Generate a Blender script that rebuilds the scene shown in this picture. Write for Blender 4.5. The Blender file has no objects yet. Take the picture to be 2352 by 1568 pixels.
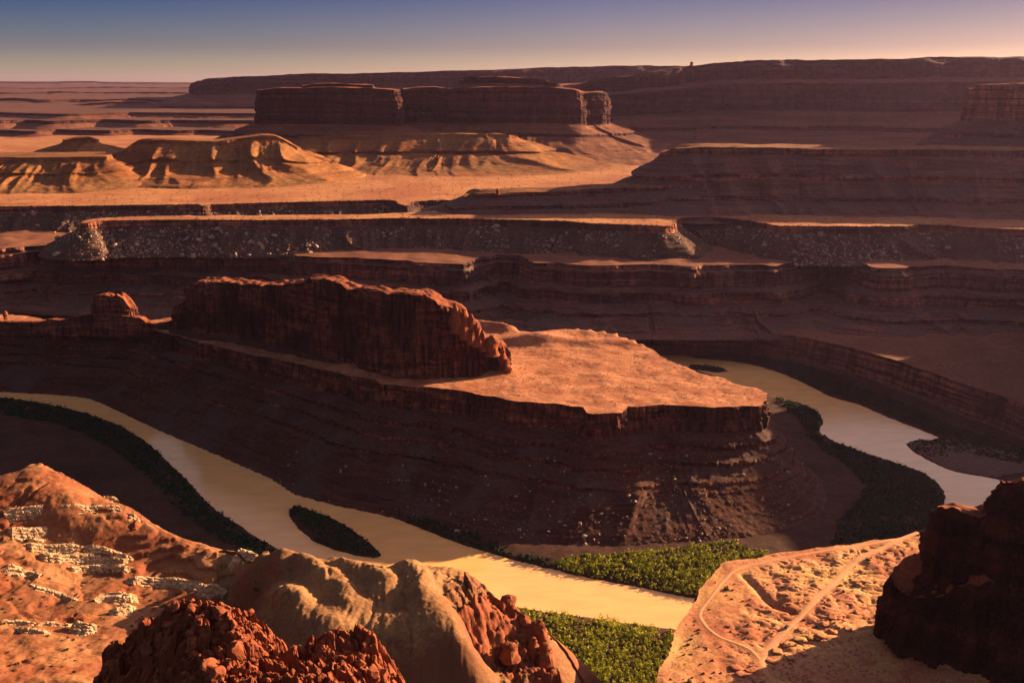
import bpy, math, random
import numpy as np
from mathutils import Vector, Matrix
from mathutils.geometry import delaunay_2d_cdt

# ------------------------------------------------------------------ camera, sky, sun, exposure
SC = bpy.context.scene
COL = SC.collection
R = math.radians
CAM_H, PITCH, FV = 600.0, R(14.7), 2286.7
cam = bpy.data.cameras.new('camera'); cam.lens = 35; cam.sensor_width = 36
cam.clip_start = 1; cam.clip_end = 120000
camo = bpy.data.objects.new('camera', cam); COL.objects.link(camo)
camo.location = (0, 0, CAM_H); camo.rotation_euler = (math.pi/2 - PITCH, 0, 0)
SC.camera = camo
SUN_AZ, SUN_EL = R(62), R(14)          # azimuth from +Y towards +X
w = bpy.data.worlds.new('World'); SC.world = w; w.use_nodes = True
nt = w.node_tree; nt.nodes.clear()
sky = nt.nodes.new('ShaderNodeTexSky'); sky.sky_type = 'NISHITA'; sky.sun_disc = False
sky.sun_elevation = SUN_EL; sky.sun_rotation = SUN_AZ
sky.altitude = 1800; sky.air_density = 1.0; sky.dust_density = 2.5; sky.ozone_density = 2.0
bg = nt.nodes.new('ShaderNodeBackground'); bg.inputs['Strength'].default_value = 0.15
tint = nt.nodes.new('ShaderNodeMix'); tint.data_type = 'RGBA'; tint.blend_type = 'MULTIPLY'
tint.inputs[0].default_value = 1.0
tc = nt.nodes.new('ShaderNodeTexCoord'); sxyz = nt.nodes.new('ShaderNodeSeparateXYZ'); rmp = nt.nodes.new('ShaderNodeValToRGB')
nt.links.new(tc.outputs['Generated'], sxyz.inputs[0]); nt.links.new(sxyz.outputs[2], rmp.inputs[0]); nt.links.new(rmp.outputs[0], tint.inputs[7])
els = rmp.color_ramp.elements; els.new(.03); els.new(.095); els.new(.22); els.new(.4)
for e_, (p_, c_) in zip(els, ((0, (.27, .195, .16)), (.03, (.138, .098, .104)), (.095, (.050, .052, .088)), (.22, (.33, .195, .145)), (.4, (.47, .24, .17)), (1, (.41, .205, .15)))): e_.position = p_; e_.color = (*c_, 1)
wo = nt.nodes.new('ShaderNodeOutputWorld')
dt = nt.nodes.new('ShaderNodeVectorMath'); dt.operation = 'DOT_PRODUCT'; nt.links.new(tc.outputs['Generated'], dt.inputs[0])
dt.inputs[1].default_value = (math.sin(SUN_AZ), math.cos(SUN_AZ), 0)
def wramp(src, stops):
    r = nt.nodes.new('ShaderNodeValToRGB'); e = r.color_ramp.elements; nt.links.new(src, r.inputs[0])
    while len(e) < len(stops): e.new(.5)
    for a, (p, c) in zip(e, stops): a.position = p; a.color = (*c, 1)
    return r.outputs[0]
side = wramp(dt.outputs['Value'], ((0, (.24, .52, .88)), (.1, (.29, .57, .89)), (.54, (.80, .76, .88)), (.87, (.82, .67, .62)), (1, (.9, .75, .65))))   # bluer away from the sun
wgt = wramp(sxyz.outputs[2], ((0, (.15,)*3), (.085, (1,)*3), (.15, (1,)*3), (.26, (0,)*3)))
upw = wramp(sxyz.outputs[2], ((0, (0,)*3), (.12, (0,)*3), (.26, (1,)*3), (.9, (.6,)*3)))
mr_ = nt.nodes.new('ShaderNodeMapRange'); nt.links.new(dt.outputs['Value'], mr_.inputs[0])
for k_, v_ in (('From Min', -.9), ('From Max', .95), ('To Min', .45), ('To Max', 2.0)): mr_.inputs[k_].default_value = v_
glow = nt.nodes.new('ShaderNodeMix'); glow.data_type = 'RGBA'; glow.inputs[6].default_value = (1, 1, 1, 1); nt.links.new(wgt, glow.inputs[0]); nt.links.new(side, glow.inputs[7])
glow2 = nt.nodes.new('ShaderNodeMix'); glow2.data_type = 'RGBA'; nt.links.new(upw, glow2.inputs[0]); nt.links.new(glow.outputs[2], glow2.inputs[6]); nt.links.new(mr_.outputs[0], glow2.inputs[7])
tint2 = nt.nodes.new('ShaderNodeMix'); tint2.data_type = 'RGBA'; tint2.blend_type = 'MULTIPLY'; tint2.inputs[0].default_value = 1.0
nt.links.new(sky.outputs[0], tint.inputs[6]); nt.links.new(tint.outputs[2], tint2.inputs[6]); nt.links.new(glow2.outputs[2], tint2.inputs[7]); nt.links.new(tint2.outputs[2], bg.inputs['Color'])
nt.links.new(bg.outputs[0], wo.inputs['Surface'])
sun = bpy.data.lights.new('sun', 'SUN'); sun.energy = 5.0; sun.angle = R(0.5); sun.color = (1, .60, .32)
suno = bpy.data.objects.new('sun', sun); COL.objects.link(suno)
sdir = Vector((math.sin(SUN_AZ)*math.cos(SUN_EL), math.cos(SUN_AZ)*math.cos(SUN_EL), math.sin(SUN_EL)))
suno.rotation_euler = sdir.to_track_quat('Z', 'Y').to_euler()
SC.view_settings.view_transform = 'Standard'; SC.view_settings.look = 'None'
SC.view_settings.exposure = 2.1; SC.view_settings.gamma = 1.0
SC.cycles.use_denoising = True
SC.cycles.max_bounces = 4; SC.cycles.diffuse_bounces = 3; SC.cycles.glossy_bounces = 2
SC.cycles.transmission_bounces = 1; SC.cycles.volume_bounces = 0; SC.cycles.transparent_max_bounces = 4
SC.cycles.sample_clamp_indirect = 5

# ------------------------------------------------------------------ picture -> place
CP, SP = math.cos(PITCH), math.sin(PITCH)
def ray(px, py):
    u = (px-1176)/FV; v = (784-py)/FV
    return np.array([u, CP+v*SP, -SP+v*CP])
def P(px, py, z):                       # point of the sight line at height z
    d = ray(px, py); t = (z-CAM_H)/d[2]
    return (d[0]*t, d[1]*t, z)
def Q(px, py, Y):                       # point of the sight line at depth Y
    d = ray(px, py); t = Y/d[1]
    return (d[0]*t, Y, CAM_H+d[2]*t)
def PP(lst, z=None):
    return [P(a[0], a[1], a[2] if z is None else z) for a in lst]
def QQ(lst, Y=None):
    return [Q(a[0], a[1], a[2] if Y is None else Y) for a in lst]

# ------------------------------------------------------------------ noise
_r = np.random.RandomState(11)
_perm = _r.permutation(256); _perm = np.concatenate([_perm, _perm, _perm])
_g = _r.normal(size=(256, 3)); _g = (_g/np.linalg.norm(_g, axis=1)[:, None]).astype(np.float32)
def pn(x, y=0.0, z=0.0):
    x, y, z = np.broadcast_arrays(np.asarray(x, np.float64), np.asarray(y, np.float64), np.asarray(z, np.float64))
    xi = np.floor(x).astype(np.int64); yi = np.floor(y).astype(np.int64); zi = np.floor(z).astype(np.int64)
    fx = (x-xi).astype(np.float32); fy = (y-yi).astype(np.float32); fz = (z-zi).astype(np.float32)
    xi &= 255; yi &= 255; zi &= 255
    u = fx*fx*fx*(fx*(fx*6-15)+10); v = fy*fy*fy*(fy*(fy*6-15)+10); t = fz*fz*fz*(fz*(fz*6-15)+10)
    def c(a, b, d):
        g = _g[_perm[_perm[_perm[(xi+a) & 255]+((yi+b) & 255)]+((zi+d) & 255)]]
        return g[..., 0]*(fx-a)+g[..., 1]*(fy-b)+g[..., 2]*(fz-d)
    l = lambda a, b, k: a+k*(b-a)
    return 1.5*l(l(l(c(0,0,0), c(1,0,0), u), l(c(0,1,0), c(1,1,0), u), v),
             l(l(c(0,0,1), c(1,0,1), u), l(c(0,1,1), c(1,1,1), u), v), t)
def fbm(x, y=0.0, z=0.0, o=4, g=.5):
    s = 0; a = 1; f = 1
    for i in range(o):
        s = s+a*pn(np.asarray(x)*f+i*17.3, np.asarray(y)*f+i*7.7, np.asarray(z)*f+i*3.1); a *= g; f *= 2.03
    return s
def sstep(a, b, x):
    t = np.clip((np.asarray(x, float)-a)/(b-a), 0, 1); return t*t*(3-2*t)
def cells(x, y, seed=0):                # distance to the nearest of jittered cell points (rounded lumps)
    xi = np.floor(x).astype(np.int64); yi = np.floor(y).astype(np.int64); best = np.full(x.shape, 9.0)
    for a in (-1, 0, 1):
        for b in (-1, 0, 1):
            h = _perm[_perm[(xi+a+seed) & 255]+((yi+b) & 255)]; h2 = _perm[h+37]
            d = (xi+a+h/256.-x)**2+(yi+b+h2/256.-y)**2
            best = np.minimum(best, d)
    return np.sqrt(best)

def blocks(x, y, seed=0):               # nearest cell's random level, and how close the joint between two cells is
    xi = np.floor(x).astype(np.int64); yi = np.floor(y).astype(np.int64); f1 = np.full(x.shape, 9.0); f2 = np.full(x.shape, 9.0); lv = np.zeros(x.shape); tx = np.zeros(x.shape); ty = np.zeros(x.shape)
    for a in (-1, 0, 1):
        for b in (-1, 0, 1):
            h = _perm[_perm[(xi+a+seed) & 255]+((yi+b) & 255)]; h2 = _perm[h+37]; h3 = _perm[h+91]
            dx = x-(xi+a+h/256.); dy = y-(yi+b+h2/256.); d = np.hypot(dx, dy); n = d < f1
            f2 = np.where(n, f1, np.minimum(f2, d)); lv = np.where(n, h3/256., lv); tx = np.where(n, dx*((h2 % 64)/32.-1), tx); ty = np.where(n, dy*((h % 64)/32.-1), ty); f1 = np.where(n, d, f1)
    return lv-.5+.5*(tx+ty), f2-f1, f1
# ------------------------------------------------------------------ meshes
def raw_mesh(name, V, quads=None, tris=None, mat=None, smooth=False, mi=None):
    me = bpy.data.meshes.new(name)
    V = np.asarray(V, np.float32)
    parts = []; tot = []
    if quads is not None and len(quads): parts.append(np.asarray(quads, np.int32).reshape(-1)); tot += [4]*len(quads)
    if tris is not None and len(tris): parts.append(np.asarray(tris, np.int32).reshape(-1)); tot += [3]*len(tris)
    loops = np.concatenate(parts); tot = np.array(tot, np.int32)
    me.vertices.add(len(V)); me.vertices.foreach_set('co', V.reshape(-1))
    me.loops.add(len(loops)); me.loops.foreach_set('vertex_index', loops)
    st = np.concatenate([[0], np.cumsum(tot)[:-1]]).astype(np.int32)
    me.polygons.add(len(tot)); me.polygons.foreach_set('loop_start', st)
    me.polygons.foreach_set('use_smooth', np.full(len(tot), bool(smooth)))
    if isinstance(mat, (list, tuple)):
        for m in mat: me.materials.append(m)
        if mi is not None: me.polygons.foreach_set('material_index', np.asarray(mi, np.int32))
    elif mat: me.materials.append(mat)
    me.update(calc_edges=True); me.validate()
    return me
def link(name, me, parent=None):
    o = bpy.data.objects.new(name, me); COL.objects.link(o)
    if parent is not None: o.parent = parent
    return o
def tag(o, label, cat, group=None, kind=None):
    if label: o['label'] = label
    if cat: o['category'] = cat
    if group: o['group'] = group
    if kind: o['kind'] = kind
    return o
def sub(V, F):
    ids, inv = np.unique(F.reshape(-1), return_inverse=True)
    return V[ids], inv.reshape(F.shape)
def gridfaces(nr, nc, wrap=False):
    r = np.arange(nr-1)[:, None]; c = np.arange(nc if wrap else nc-1)[None, :]; c2 = (c+1) % nc
    return np.stack([r*nc+c, r*nc+c2, (r+1)*nc+c2, (r+1)*nc+c], -1)       # (nr-1, nc', 4)

def inside(px, py, poly):
    px = np.asarray(px, float); py = np.asarray(py, float); out = np.zeros(px.shape, bool)
    x0, y0 = poly[:, 0], poly[:, 1]; x1, y1 = np.roll(x0, -1), np.roll(y0, -1)
    for a in range(len(poly)):
        if y0[a] == y1[a]: continue
        k = ((y0[a] > py) != (y1[a] > py))
        if not k.any(): continue
        out ^= k & (px < (x1[a]-x0[a])*(py-y0[a])/(y1[a]-y0[a])+x0[a])
    return out
def sdist(px, py, poly, closed=True):    # unsigned distance to a polyline
    px = np.asarray(px, float); py = np.asarray(py, float); best = np.full(px.shape, 1e12)
    n = len(poly)
    for a in range(n if closed else n-1):
        ax, ay = poly[a][0], poly[a][1]; bx, by = poly[(a+1) % n][0], poly[(a+1) % n][1]
        dx, dy = bx-ax, by-ay; L = dx*dx+dy*dy+1e-9
        t = np.clip(((px-ax)*dx+(py-ay)*dy)/L, 0, 1)
        best = np.minimum(best, (px-ax-t*dx)**2+(py-ay-t*dy)**2)
    return np.sqrt(best)
def gsm(a, s):                            # gaussian smoothing of a closed curve, s in samples
    if s < .3: return a
    f = np.fft.rfftfreq(len(a))
    return np.fft.irfft(np.fft.rfft(a, axis=0)*np.exp(-2*(np.pi*f*s)**2)[:, None], n=len(a), axis=0)

LOFTS = {}
def loft(name, rim, prof, base, fine, sv=None, jit=(), seed=0, om=None, mats=None, cap_h=None, cap_step=None,
         smooth_k=.45, cl=None, ta=None, kind=None, label=None, cat=None, group=None, cap_pts=None, flat=True, corner=2.0, zj=0,
         names=('cap_rock', 'cliff_face', 'talus_slope')):
    """rim: closed [(x,y,z)]; prof: [(offset, f, tag)] outwards/down, z = base + f*(rimz-base); tag c/t is the band that ENDS there."""
    rim = np.array(rim, float)
    om = np.ones(len(rim)) if om is None else np.array(om, float)
    ar = np.sum(rim[:, 0]*np.roll(rim[:, 1], -1)-np.roll(rim[:, 0], -1)*rim[:, 1])
    if ar < 0: rim = rim[::-1].copy(); om = om[::-1].copy()
    R4 = np.column_stack([rim, om]); nx = np.roll(R4, -1, axis=0)
    D = nx-R4; L = np.hypot(D[:, 0], D[:, 1])
    pts = []; wts = []
    for a in range(len(R4)):
        k = max(1, int(L[a]/(fine*2)))
        t = (np.arange(k)/k)[:, None]; q = R4[a]+t*D[a]; pts.append(q)
        nrm = np.array([D[a, 1], -D[a, 0]])/(L[a]+1e-9)
        c = -q[:, :2]; c = c/np.linalg.norm(c, axis=1)[:, None]
        fr = np.abs(q[:, 0])/np.maximum(q[:, 1], 1)
        ww = np.where((c@nrm > -.35) & (fr < .62), 1.0, .22); wts.append(ww)
    q = np.concatenate(pts); ww = np.concatenate(wts)
    ww = gsm(ww[:, None], 3)[:, 0].clip(.15, 1)
    seg = np.linalg.norm(np.roll(q, -1, axis=0)[:, :2]-q[:, :2], axis=1)*ww
    cum = np.concatenate([[0], np.cumsum(seg)]); n = max(40, int(cum[-1]/fine))
    tt = np.arange(n)/n*cum[-1]; qc = np.vstack([q, q[:1]])
    C = np.stack([np.interp(tt, cum, qc[:, k]) for k in range(4)], 1)
    C[:, :2] = gsm(C[:, :2], corner)
    C[:, 2:] = gsm(C[:, 2:], corner*.5)
    def normals(c):
        d = np.roll(c, -1, axis=0)-np.roll(c, 1, axis=0); d = d/(np.linalg.norm(d, axis=1)[:, None]+1e-9)
        return np.stack([d[:, 1], -d[:, 0]], 1)
    N = normals(gsm(C[:, :2], 4))
    for A, Lw in jit:
        C[:, :2] += N*(A*fbm(C[:, 0]/Lw+seed*3.1, C[:, 1]/Lw, seed*1.7, 2))[:, None]
    if zj: C[:, 2] += zj*fbm(C[:, 0]/(fine*24)+seed, C[:, 1]/(fine*24), 3.3, 4, .6)
    # profile
    sv = sv or fine
    pr = [(a, b) for a, b, _ in prof]; tg = [c for _, _, c in prof]
    zt = np.median(C[:, 2])
    O = []; Fz = []; T = []; Kd = []
    for a in range(1, len(pr)):
        ln = math.hypot(pr[a][0]-pr[a-1][0], (pr[a][1]-pr[a-1][1])*(zt-base)); k = max(2, int(ln/sv))
        if tg[a] == 't': k = max(2, int(ln/sv*.75))
        for i in range(k):
            t = i/k; O.append(pr[a-1][0]+t*(pr[a][0]-pr[a-1][0])); Fz.append(pr[a-1][1]+t*(pr[a][1]-pr[a-1][1])); Kd.append(tg[a] == 'c')
    O.append(pr[-1][0]); Fz.append(pr[-1][1]); Kd.append(tg[-1] == 'c')
    O = np.array(O); Fz = np.array(Fz); Kd = np.array(Kd); m = len(O)
    wc = np.convolve(np.pad(Kd.astype(float), 2, mode='edge'), [.15, .2, .3, .2, .15], 'valid')
    X = np.zeros((m, n)); Yv = X.copy(); Z = X.copy(); NX = X.copy(); NY = X.copy()
    talus0 = O[np.argmin(Kd)] if (~Kd).any() else O[-1]
    for v in range(m):
        s = smooth_k*O[v]/fine
        c = gsm(C[:, :2], s); nn = normals(gsm(c, 3))
        off = O[v]*C[:, 3]
        X[v] = c[:, 0]+nn[:, 0]*off; Yv[v] = c[:, 1]+nn[:, 1]*off; NX[v] = nn[:, 0]; NY[v] = nn[:, 1]
        Z[v] = base+(C[:, 2]-base)*Fz[v]
    cl = dict(dict(but=6, butL=45, flu=2.5, fluL=14, led=1.2, ledL=5, rg=.7, rgL=4), **(cl or {}))
    ta = dict(dict(gul=6, gulL=45, led=.8, ledL=9, rg=1.0, rgL=8), **(ta or {}))
    wcv = wc[:, None]; D = np.zeros((m, n)); s3 = seed*5.3
    edge = np.minimum(1, np.arange(m)/3.0)[:, None]
    kc = wc > .02
    if kc.any():
        x, y, z = X[kc], Yv[kc], Z[kc]
        d = cl['but']*fbm(x/cl['butL']+s3, y/cl['butL'], z/(cl['butL']*5), 3)
        f = pn(x/cl['fluL']+s3, y/cl['fluL'], z/(cl['fluL']*7)+.3*pn(x/30, y/30, z/30)); f2 = pn(x/cl['fluL']*2.3, y/cl['fluL']*2.3+s3, z/(cl['fluL']*5))
        d = d-cl['flu']*np.clip(.32-np.abs(f), 0, 1)/.32+cl['flu']*.6*(.5-np.clip(.4-np.abs(f2), 0, 1)/.4)
        zz = z+2.5*pn(x/90, y/90, s3)
        d = d+cl['led']*(np.tanh(3.5*pn(zz/cl['ledL'], x/400+s3, y/400))+.6*np.tanh(3*pn(zz/cl['ledL']*2.7, x/150+s3, y/150)))
        d = d+cl['rg']*fbm(x/cl['rgL'], y/cl['rgL'], z/cl['rgL']+s3, 3, .6)
        D[kc] += d*wcv[kc]
    kt = wc < .98
    if kt.any():
        x, y, z = X[kt], Yv[kt], Z[kt]
        t0 = np.clip((O[kt]-talus0)/(O[-1]-talus0+1e-6), 0, 1)[:, None]
        env = np.sin(np.pi*np.clip(t0*.96+.05, 0, 1)**.9)**.9*sstep(1.0, .72, t0)
        xr = gsm(C[:, :2], smooth_k*talus0/fine+6)
        g = pn(xr[None, :, 0]/ta['gulL']+s3+.3*pn(x/ta['gulL']/1.4, y/ta['gulL']/1.4), xr[None, :, 1]/ta['gulL']+.3*pn(x/ta['gulL']/1.4, y/ta['gulL']/1.4, 5), O[kt][:, None]/(ta['gulL']*14))
        g2 = pn(xr[None, :, 0]/ta['gulL']*2.6+s3, xr[None, :, 1]/ta['gulL']*2.6, O[kt][:, None]/(ta['gulL']*5)+.2*pn(x/ta['gulL'], y/ta['gulL'], 2))
        g3 = pn(xr[None, :, 0]/ta['gulL']*5.5+s3, xr[None, :, 1]/ta['gulL']*5.5, O[kt][:, None]/(ta['gulL']*3)+.2*pn(x/ta['gulL']*2, y/ta['gulL']*2, 4))
        rdg = lambda q: np.clip(1-np.abs(q)*2.1, 0, 1)**1.35
        d = ta['gul']*env*(1.15*rdg(g)-.45+.5*rdg(g2)*(.4+rdg(g))-.2+.22*rdg(g3))
        zz = z+3*pn(x/120, y/120, s3)
        d = d+ta['led']*np.tanh(3*pn(zz/ta['ledL'], x/500+s3, y/500))
        d = d+ta['rg']*fbm(x/ta['rgL'], y/ta['rgL'], z/ta['rgL']+s3, 3, .55)
        D[kt] += d*(1-wcv[kt])
    D *= edge
    X += NX*D; Yv += NY*D
    zj = (ta['rg']*.5)*pn(X/ta['rgL']*.7+9, Yv/ta['rgL']*.7, s3)*(1-wcv)*edge
    Z += zj
    V = np.stack([X.ravel(), Yv.ravel(), Z.ravel()], 1)
    F = gridfaces(m, n, True)[..., ::-1]
    # cap
    b = V[:n]
    if cap_pts is None:
        cs = cap_step or fine*2.5
        mn, mx = b[:, :2].min(0), b[:, :2].max(0)
        gx, gy = np.meshgrid(np.arange(mn[0], mx[0], cs), np.arange(mn[1], mx[1], cs))
        gp = np.stack([gx.ravel(), gy.ravel()], 1)+_r.uniform(-.3, .3, (gx.size, 2))*cs
    else: gp = cap_pts
    gp = gp[inside(gp[:, 0], gp[:, 1], b[:, :2])]
    bs = b[::max(1, n//400)]
    dm = np.full(len(gp), 1e9); zi = np.zeros(len(gp)); wsum = np.zeros(len(gp))
    for p in bs:
        d2 = (gp[:, 0]-p[0])**2+(gp[:, 1]-p[1])**2+1e-6
        dm = np.minimum(dm, d2); ww = 1/d2**2; zi += ww*p[2]; wsum += ww
    zi = zi/wsum; dm = np.sqrt(dm)
    keep = dm > .6*fine; gp, zi, dm = gp[keep], zi[keep], dm[keep]
    if cap_h is not None: zi = zi+cap_h(gp[:, 0], gp[:, 1], dm)
    allp = np.vstack([b[:, :2], gp]); zall = np.concatenate([b[:, 2], zi])
    res = delaunay_2d_cdt([Vector((float(p[0]), float(p[1]))) for p in allp], [], [list(range(n))], 1, 1e-5)
    ov, ot, orig = res[0], res[2], res[3]
    cv = np.array([[p.x, p.y] for p in ov]); cz = np.zeros(len(cv))
    for i, og in enumerate(orig):
        if og: cz[i] = zall[og[0]]
        else: cz[i] = zall[int(np.argmin((allp[:, 0]-cv[i, 0])**2+(allp[:, 1]-cv[i, 1])**2))]
    capV = np.column_stack([cv, cz]); tri = np.array([f for f in ot if len(f) == 3], np.int32)
    root = bpy.data.objects.new(name, None); COL.objects.link(root)
    cen = np.array([b[:, 0].mean(), b[:, 1].mean(), base]); root.location = cen
    tag(root, label, cat, group, kind)
    mats = mats or (M['sand'], M['cliff'], M['talus'])
    def kid(nm, V_, F_, mt, sm, tri_=False):
        V_, F_ = sub(V_, F_)
        me = raw_mesh(nm, V_-cen, None if tri_ else F_, F_ if tri_ else None, mt, sm)
        return link(nm, me, root)
    kid(names[0], capV, tri, mats[0], True, True)
    kseg = Kd[:-1]
    if kseg.any(): kid(names[1], V, F[kseg].reshape(-1, 4), mats[1], not flat)
    if (~kseg).any(): kid(names[2], V, F[~kseg].reshape(-1, 4), mats[2], True)
    LOFTS[name] = dict(root=root, V=V.reshape(m, n, 3), cap=capV, wc=wc, kd=Kd, tri=tri)
    return root

# ------------------------------------------------------------------ materials
M = {}
def mat(name, ramp, band=(.0012, .05), streak=0, streakL=(.12, .012), spec=.12, patch=None, patchS=.01, fine=(.25, .35), bump=(1.0, .6, .3),
        dots=None, rough=.95, slope=None):
    m = bpy.data.materials.new(name); m.use_nodes = True; t = m.node_tree; N = t.nodes; L = t.links
    b = N['Principled BSDF']; b.inputs['Roughness'].default_value = rough; b.inputs['Specular IOR Level'].default_value = spec
    g = N.new('ShaderNodeNewGeometry')
    def noise(sx, sz, detail=4, rough_=.55, off=0.0, dist=0.0):
        mp = N.new('ShaderNodeMapping'); mp.inputs['Scale'].default_value = (sx, sx, sz); mp.inputs['Location'].default_value = (off, off*.7, off*1.3)
        L.new(g.outputs['Position'], mp.inputs['Vector'])
        n = N.new('ShaderNodeTexNoise'); n.inputs['Scale'].default_value = 1; n.inputs['Detail'].default_value = detail
        n.inputs['Roughness'].default_value = rough_; n.inputs['Distortion'].default_value = dist
        L.new(mp.outputs[0], n.inputs['Vector']); return n.outputs['Fac']
    def ramp_(fac, stops):
        r = N.new('ShaderNodeValToRGB'); e = r.color_ramp.elements
        while len(e) < len(stops): e.new(.5)
        for i, (p, c) in enumerate(stops):
            e[i].position = p; e[i].color = (*c, 1) if len(c) == 3 else c
        L.new(fac, r.inputs[0]); return r.outputs[0]
    def mix(kind, fac, a, c):
        x = N.new('ShaderNodeMix'); x.data_type = 'RGBA'; x.blend_type = kind
        if isinstance(fac, float): x.inputs[0].default_value = fac
        else: L.new(fac, x.inputs[0])
        for s, val in ((6, a), (7, c)):
            if isinstance(val, tuple): x.inputs[s].default_value = (*val, 1)
            else: L.new(val, x.inputs[s])
        return x.outputs[2]
    k = len(ramp)
    col = ramp_(noise(band[0], band[1], 5, .6), [(.3+.4*i/(k-1), c) for i, c in enumerate(ramp)])
    if patch:
        f = ramp_(noise(patchS, patchS, 4, .6, 31), [(.45, (0, 0, 0)), (.62, (1, 1, 1))])
        col = mix('MIX', f, col, patch)
    if streak:
        s = ramp_(noise(streakL[0], streakL[1], 4, .65, 11), [(.36, (1-streak,)*3), (.62, (1.0+streak*.35,)*3)])
        col = mix('MULTIPLY', 1.0, col, s)
    s = ramp_(noise(fine[0], fine[0], 5, .7, 5), [(.3, (1-fine[1],)*3), (.7, (1+fine[1]*.6,)*3)])
    col = mix('MULTIPLY', 1.0, col, s)
    if dots:
        sc, c, thr = dots
        vo = N.new('ShaderNodeTexVoronoi'); vo.inputs['Scale'].default_value = sc
        L.new(g.outputs['Position'], vo.inputs['Vector'])
        f = ramp_(vo.outputs['Distance'], [(thr, (1, 1, 1)), (thr+.06, (0, 0, 0))])
        f2 = ramp_(noise(sc*.12, sc*.12, 3, .6, 77), [(.42, (0, 0, 0)), (.58, (1, 1, 1))])
        ff = mix('MULTIPLY', 1.0, f, f2)
        col = mix('MIX', ff, col, c)
    L.new(col, b.inputs['Base Color'])
    bp = N.new('ShaderNodeBump'); bp.inputs['Strength'].default_value = bump[1]; bp.inputs['Distance'].default_value = bump[0]
    L.new(noise(bump[2], bump[2], 6, .65, 3), bp.inputs['Height']); L.new(bp.outputs[0], b.inputs['Normal'])
    M[name] = m; return m
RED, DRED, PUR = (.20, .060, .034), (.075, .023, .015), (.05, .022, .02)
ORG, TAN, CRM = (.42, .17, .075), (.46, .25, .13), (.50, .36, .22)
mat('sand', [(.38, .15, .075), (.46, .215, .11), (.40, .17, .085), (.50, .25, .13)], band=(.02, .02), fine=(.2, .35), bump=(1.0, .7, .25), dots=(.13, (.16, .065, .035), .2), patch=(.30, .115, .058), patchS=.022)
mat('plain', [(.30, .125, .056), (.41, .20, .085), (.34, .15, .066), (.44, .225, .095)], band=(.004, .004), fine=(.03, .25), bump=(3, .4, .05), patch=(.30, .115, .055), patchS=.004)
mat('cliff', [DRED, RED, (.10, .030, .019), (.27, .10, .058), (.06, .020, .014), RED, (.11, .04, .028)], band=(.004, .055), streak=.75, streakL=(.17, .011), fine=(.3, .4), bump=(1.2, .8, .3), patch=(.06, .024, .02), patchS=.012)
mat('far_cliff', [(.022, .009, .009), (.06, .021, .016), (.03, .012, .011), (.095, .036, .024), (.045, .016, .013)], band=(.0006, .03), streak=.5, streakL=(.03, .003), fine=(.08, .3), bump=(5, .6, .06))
mat('mid_cliff', [(.13, .048, .034), (.27, .10, .062), (.085, .034, .028), (.36, .15, .092), (.105, .04, .034), (.25, .09, .056)], band=(.0012, .07), streak=.6, streakL=(.07, .006), fine=(.2, .4), bump=(2.0, .8, .2), patch=(.07, .04, .04), patchS=.0045)
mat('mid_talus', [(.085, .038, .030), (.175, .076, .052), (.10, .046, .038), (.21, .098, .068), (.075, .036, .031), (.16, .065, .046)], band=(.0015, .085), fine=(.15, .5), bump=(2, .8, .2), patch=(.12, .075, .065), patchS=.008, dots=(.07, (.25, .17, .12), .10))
mat('bench_floor', [(.15, .062, .036), (.22, .095, .055), (.17, .07, .04)], band=(.006, .006), fine=(.12, .4), bump=(1.5, .6, .2), dots=(.08, (.08, .045, .03), .2))
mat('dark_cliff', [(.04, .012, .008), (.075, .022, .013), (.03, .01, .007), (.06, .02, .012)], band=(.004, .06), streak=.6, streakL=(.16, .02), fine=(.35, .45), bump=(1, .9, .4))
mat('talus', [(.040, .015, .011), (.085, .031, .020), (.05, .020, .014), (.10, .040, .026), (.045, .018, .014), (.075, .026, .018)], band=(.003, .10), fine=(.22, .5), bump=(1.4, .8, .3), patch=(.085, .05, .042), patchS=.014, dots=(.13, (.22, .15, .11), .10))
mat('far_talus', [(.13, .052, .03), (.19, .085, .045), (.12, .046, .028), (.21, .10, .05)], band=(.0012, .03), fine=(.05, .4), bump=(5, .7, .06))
mat('grey_talus', [(.065, .035, .027), (.10, .058, .043), (.08, .043, .032)], band=(.004, .02), fine=(.15, .5), bump=(2, .7, .15), dots=(.09, (.27, .20, .15), .18))
mat('hill', [(.20, .078, .028), (.27, .115, .04), (.15, .056, .022), (.24, .10, .036)], band=(.0012, .06), fine=(.06, .45), bump=(4, .6, .06), patch=(.22, .11, .04), patchS=.006)
mat('floor', [(.040, .019, .014), (.065, .032, .022), (.034, .017, .012)], band=(.01, .01), fine=(.15, .4), bump=(1, .6, .3))
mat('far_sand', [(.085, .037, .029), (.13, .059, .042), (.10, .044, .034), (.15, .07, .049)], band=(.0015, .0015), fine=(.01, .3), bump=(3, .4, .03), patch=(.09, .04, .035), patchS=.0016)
mat('white_rock', [(.48, .34, .19), (.60, .45, .28), (.42, .27, .14), (.58, .43, .27)], band=(.06, .9), streak=.4, streakL=(.5, .2), fine=(.6, .5), bump=(.6, .9, 1.0))
mat('pale_rock', [(.28, .20, .145), (.36, .27, .20), (.24, .165, .12)], band=(.05, .2), fine=(.5, .35), bump=(.5, .8, .6))
mat('red_rock', [(.17, .05, .024), (.24, .078, .037), (.13, .037, .02)], band=(.06, .25), fine=(.5, .4), bump=(.5, .8, .9))

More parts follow.
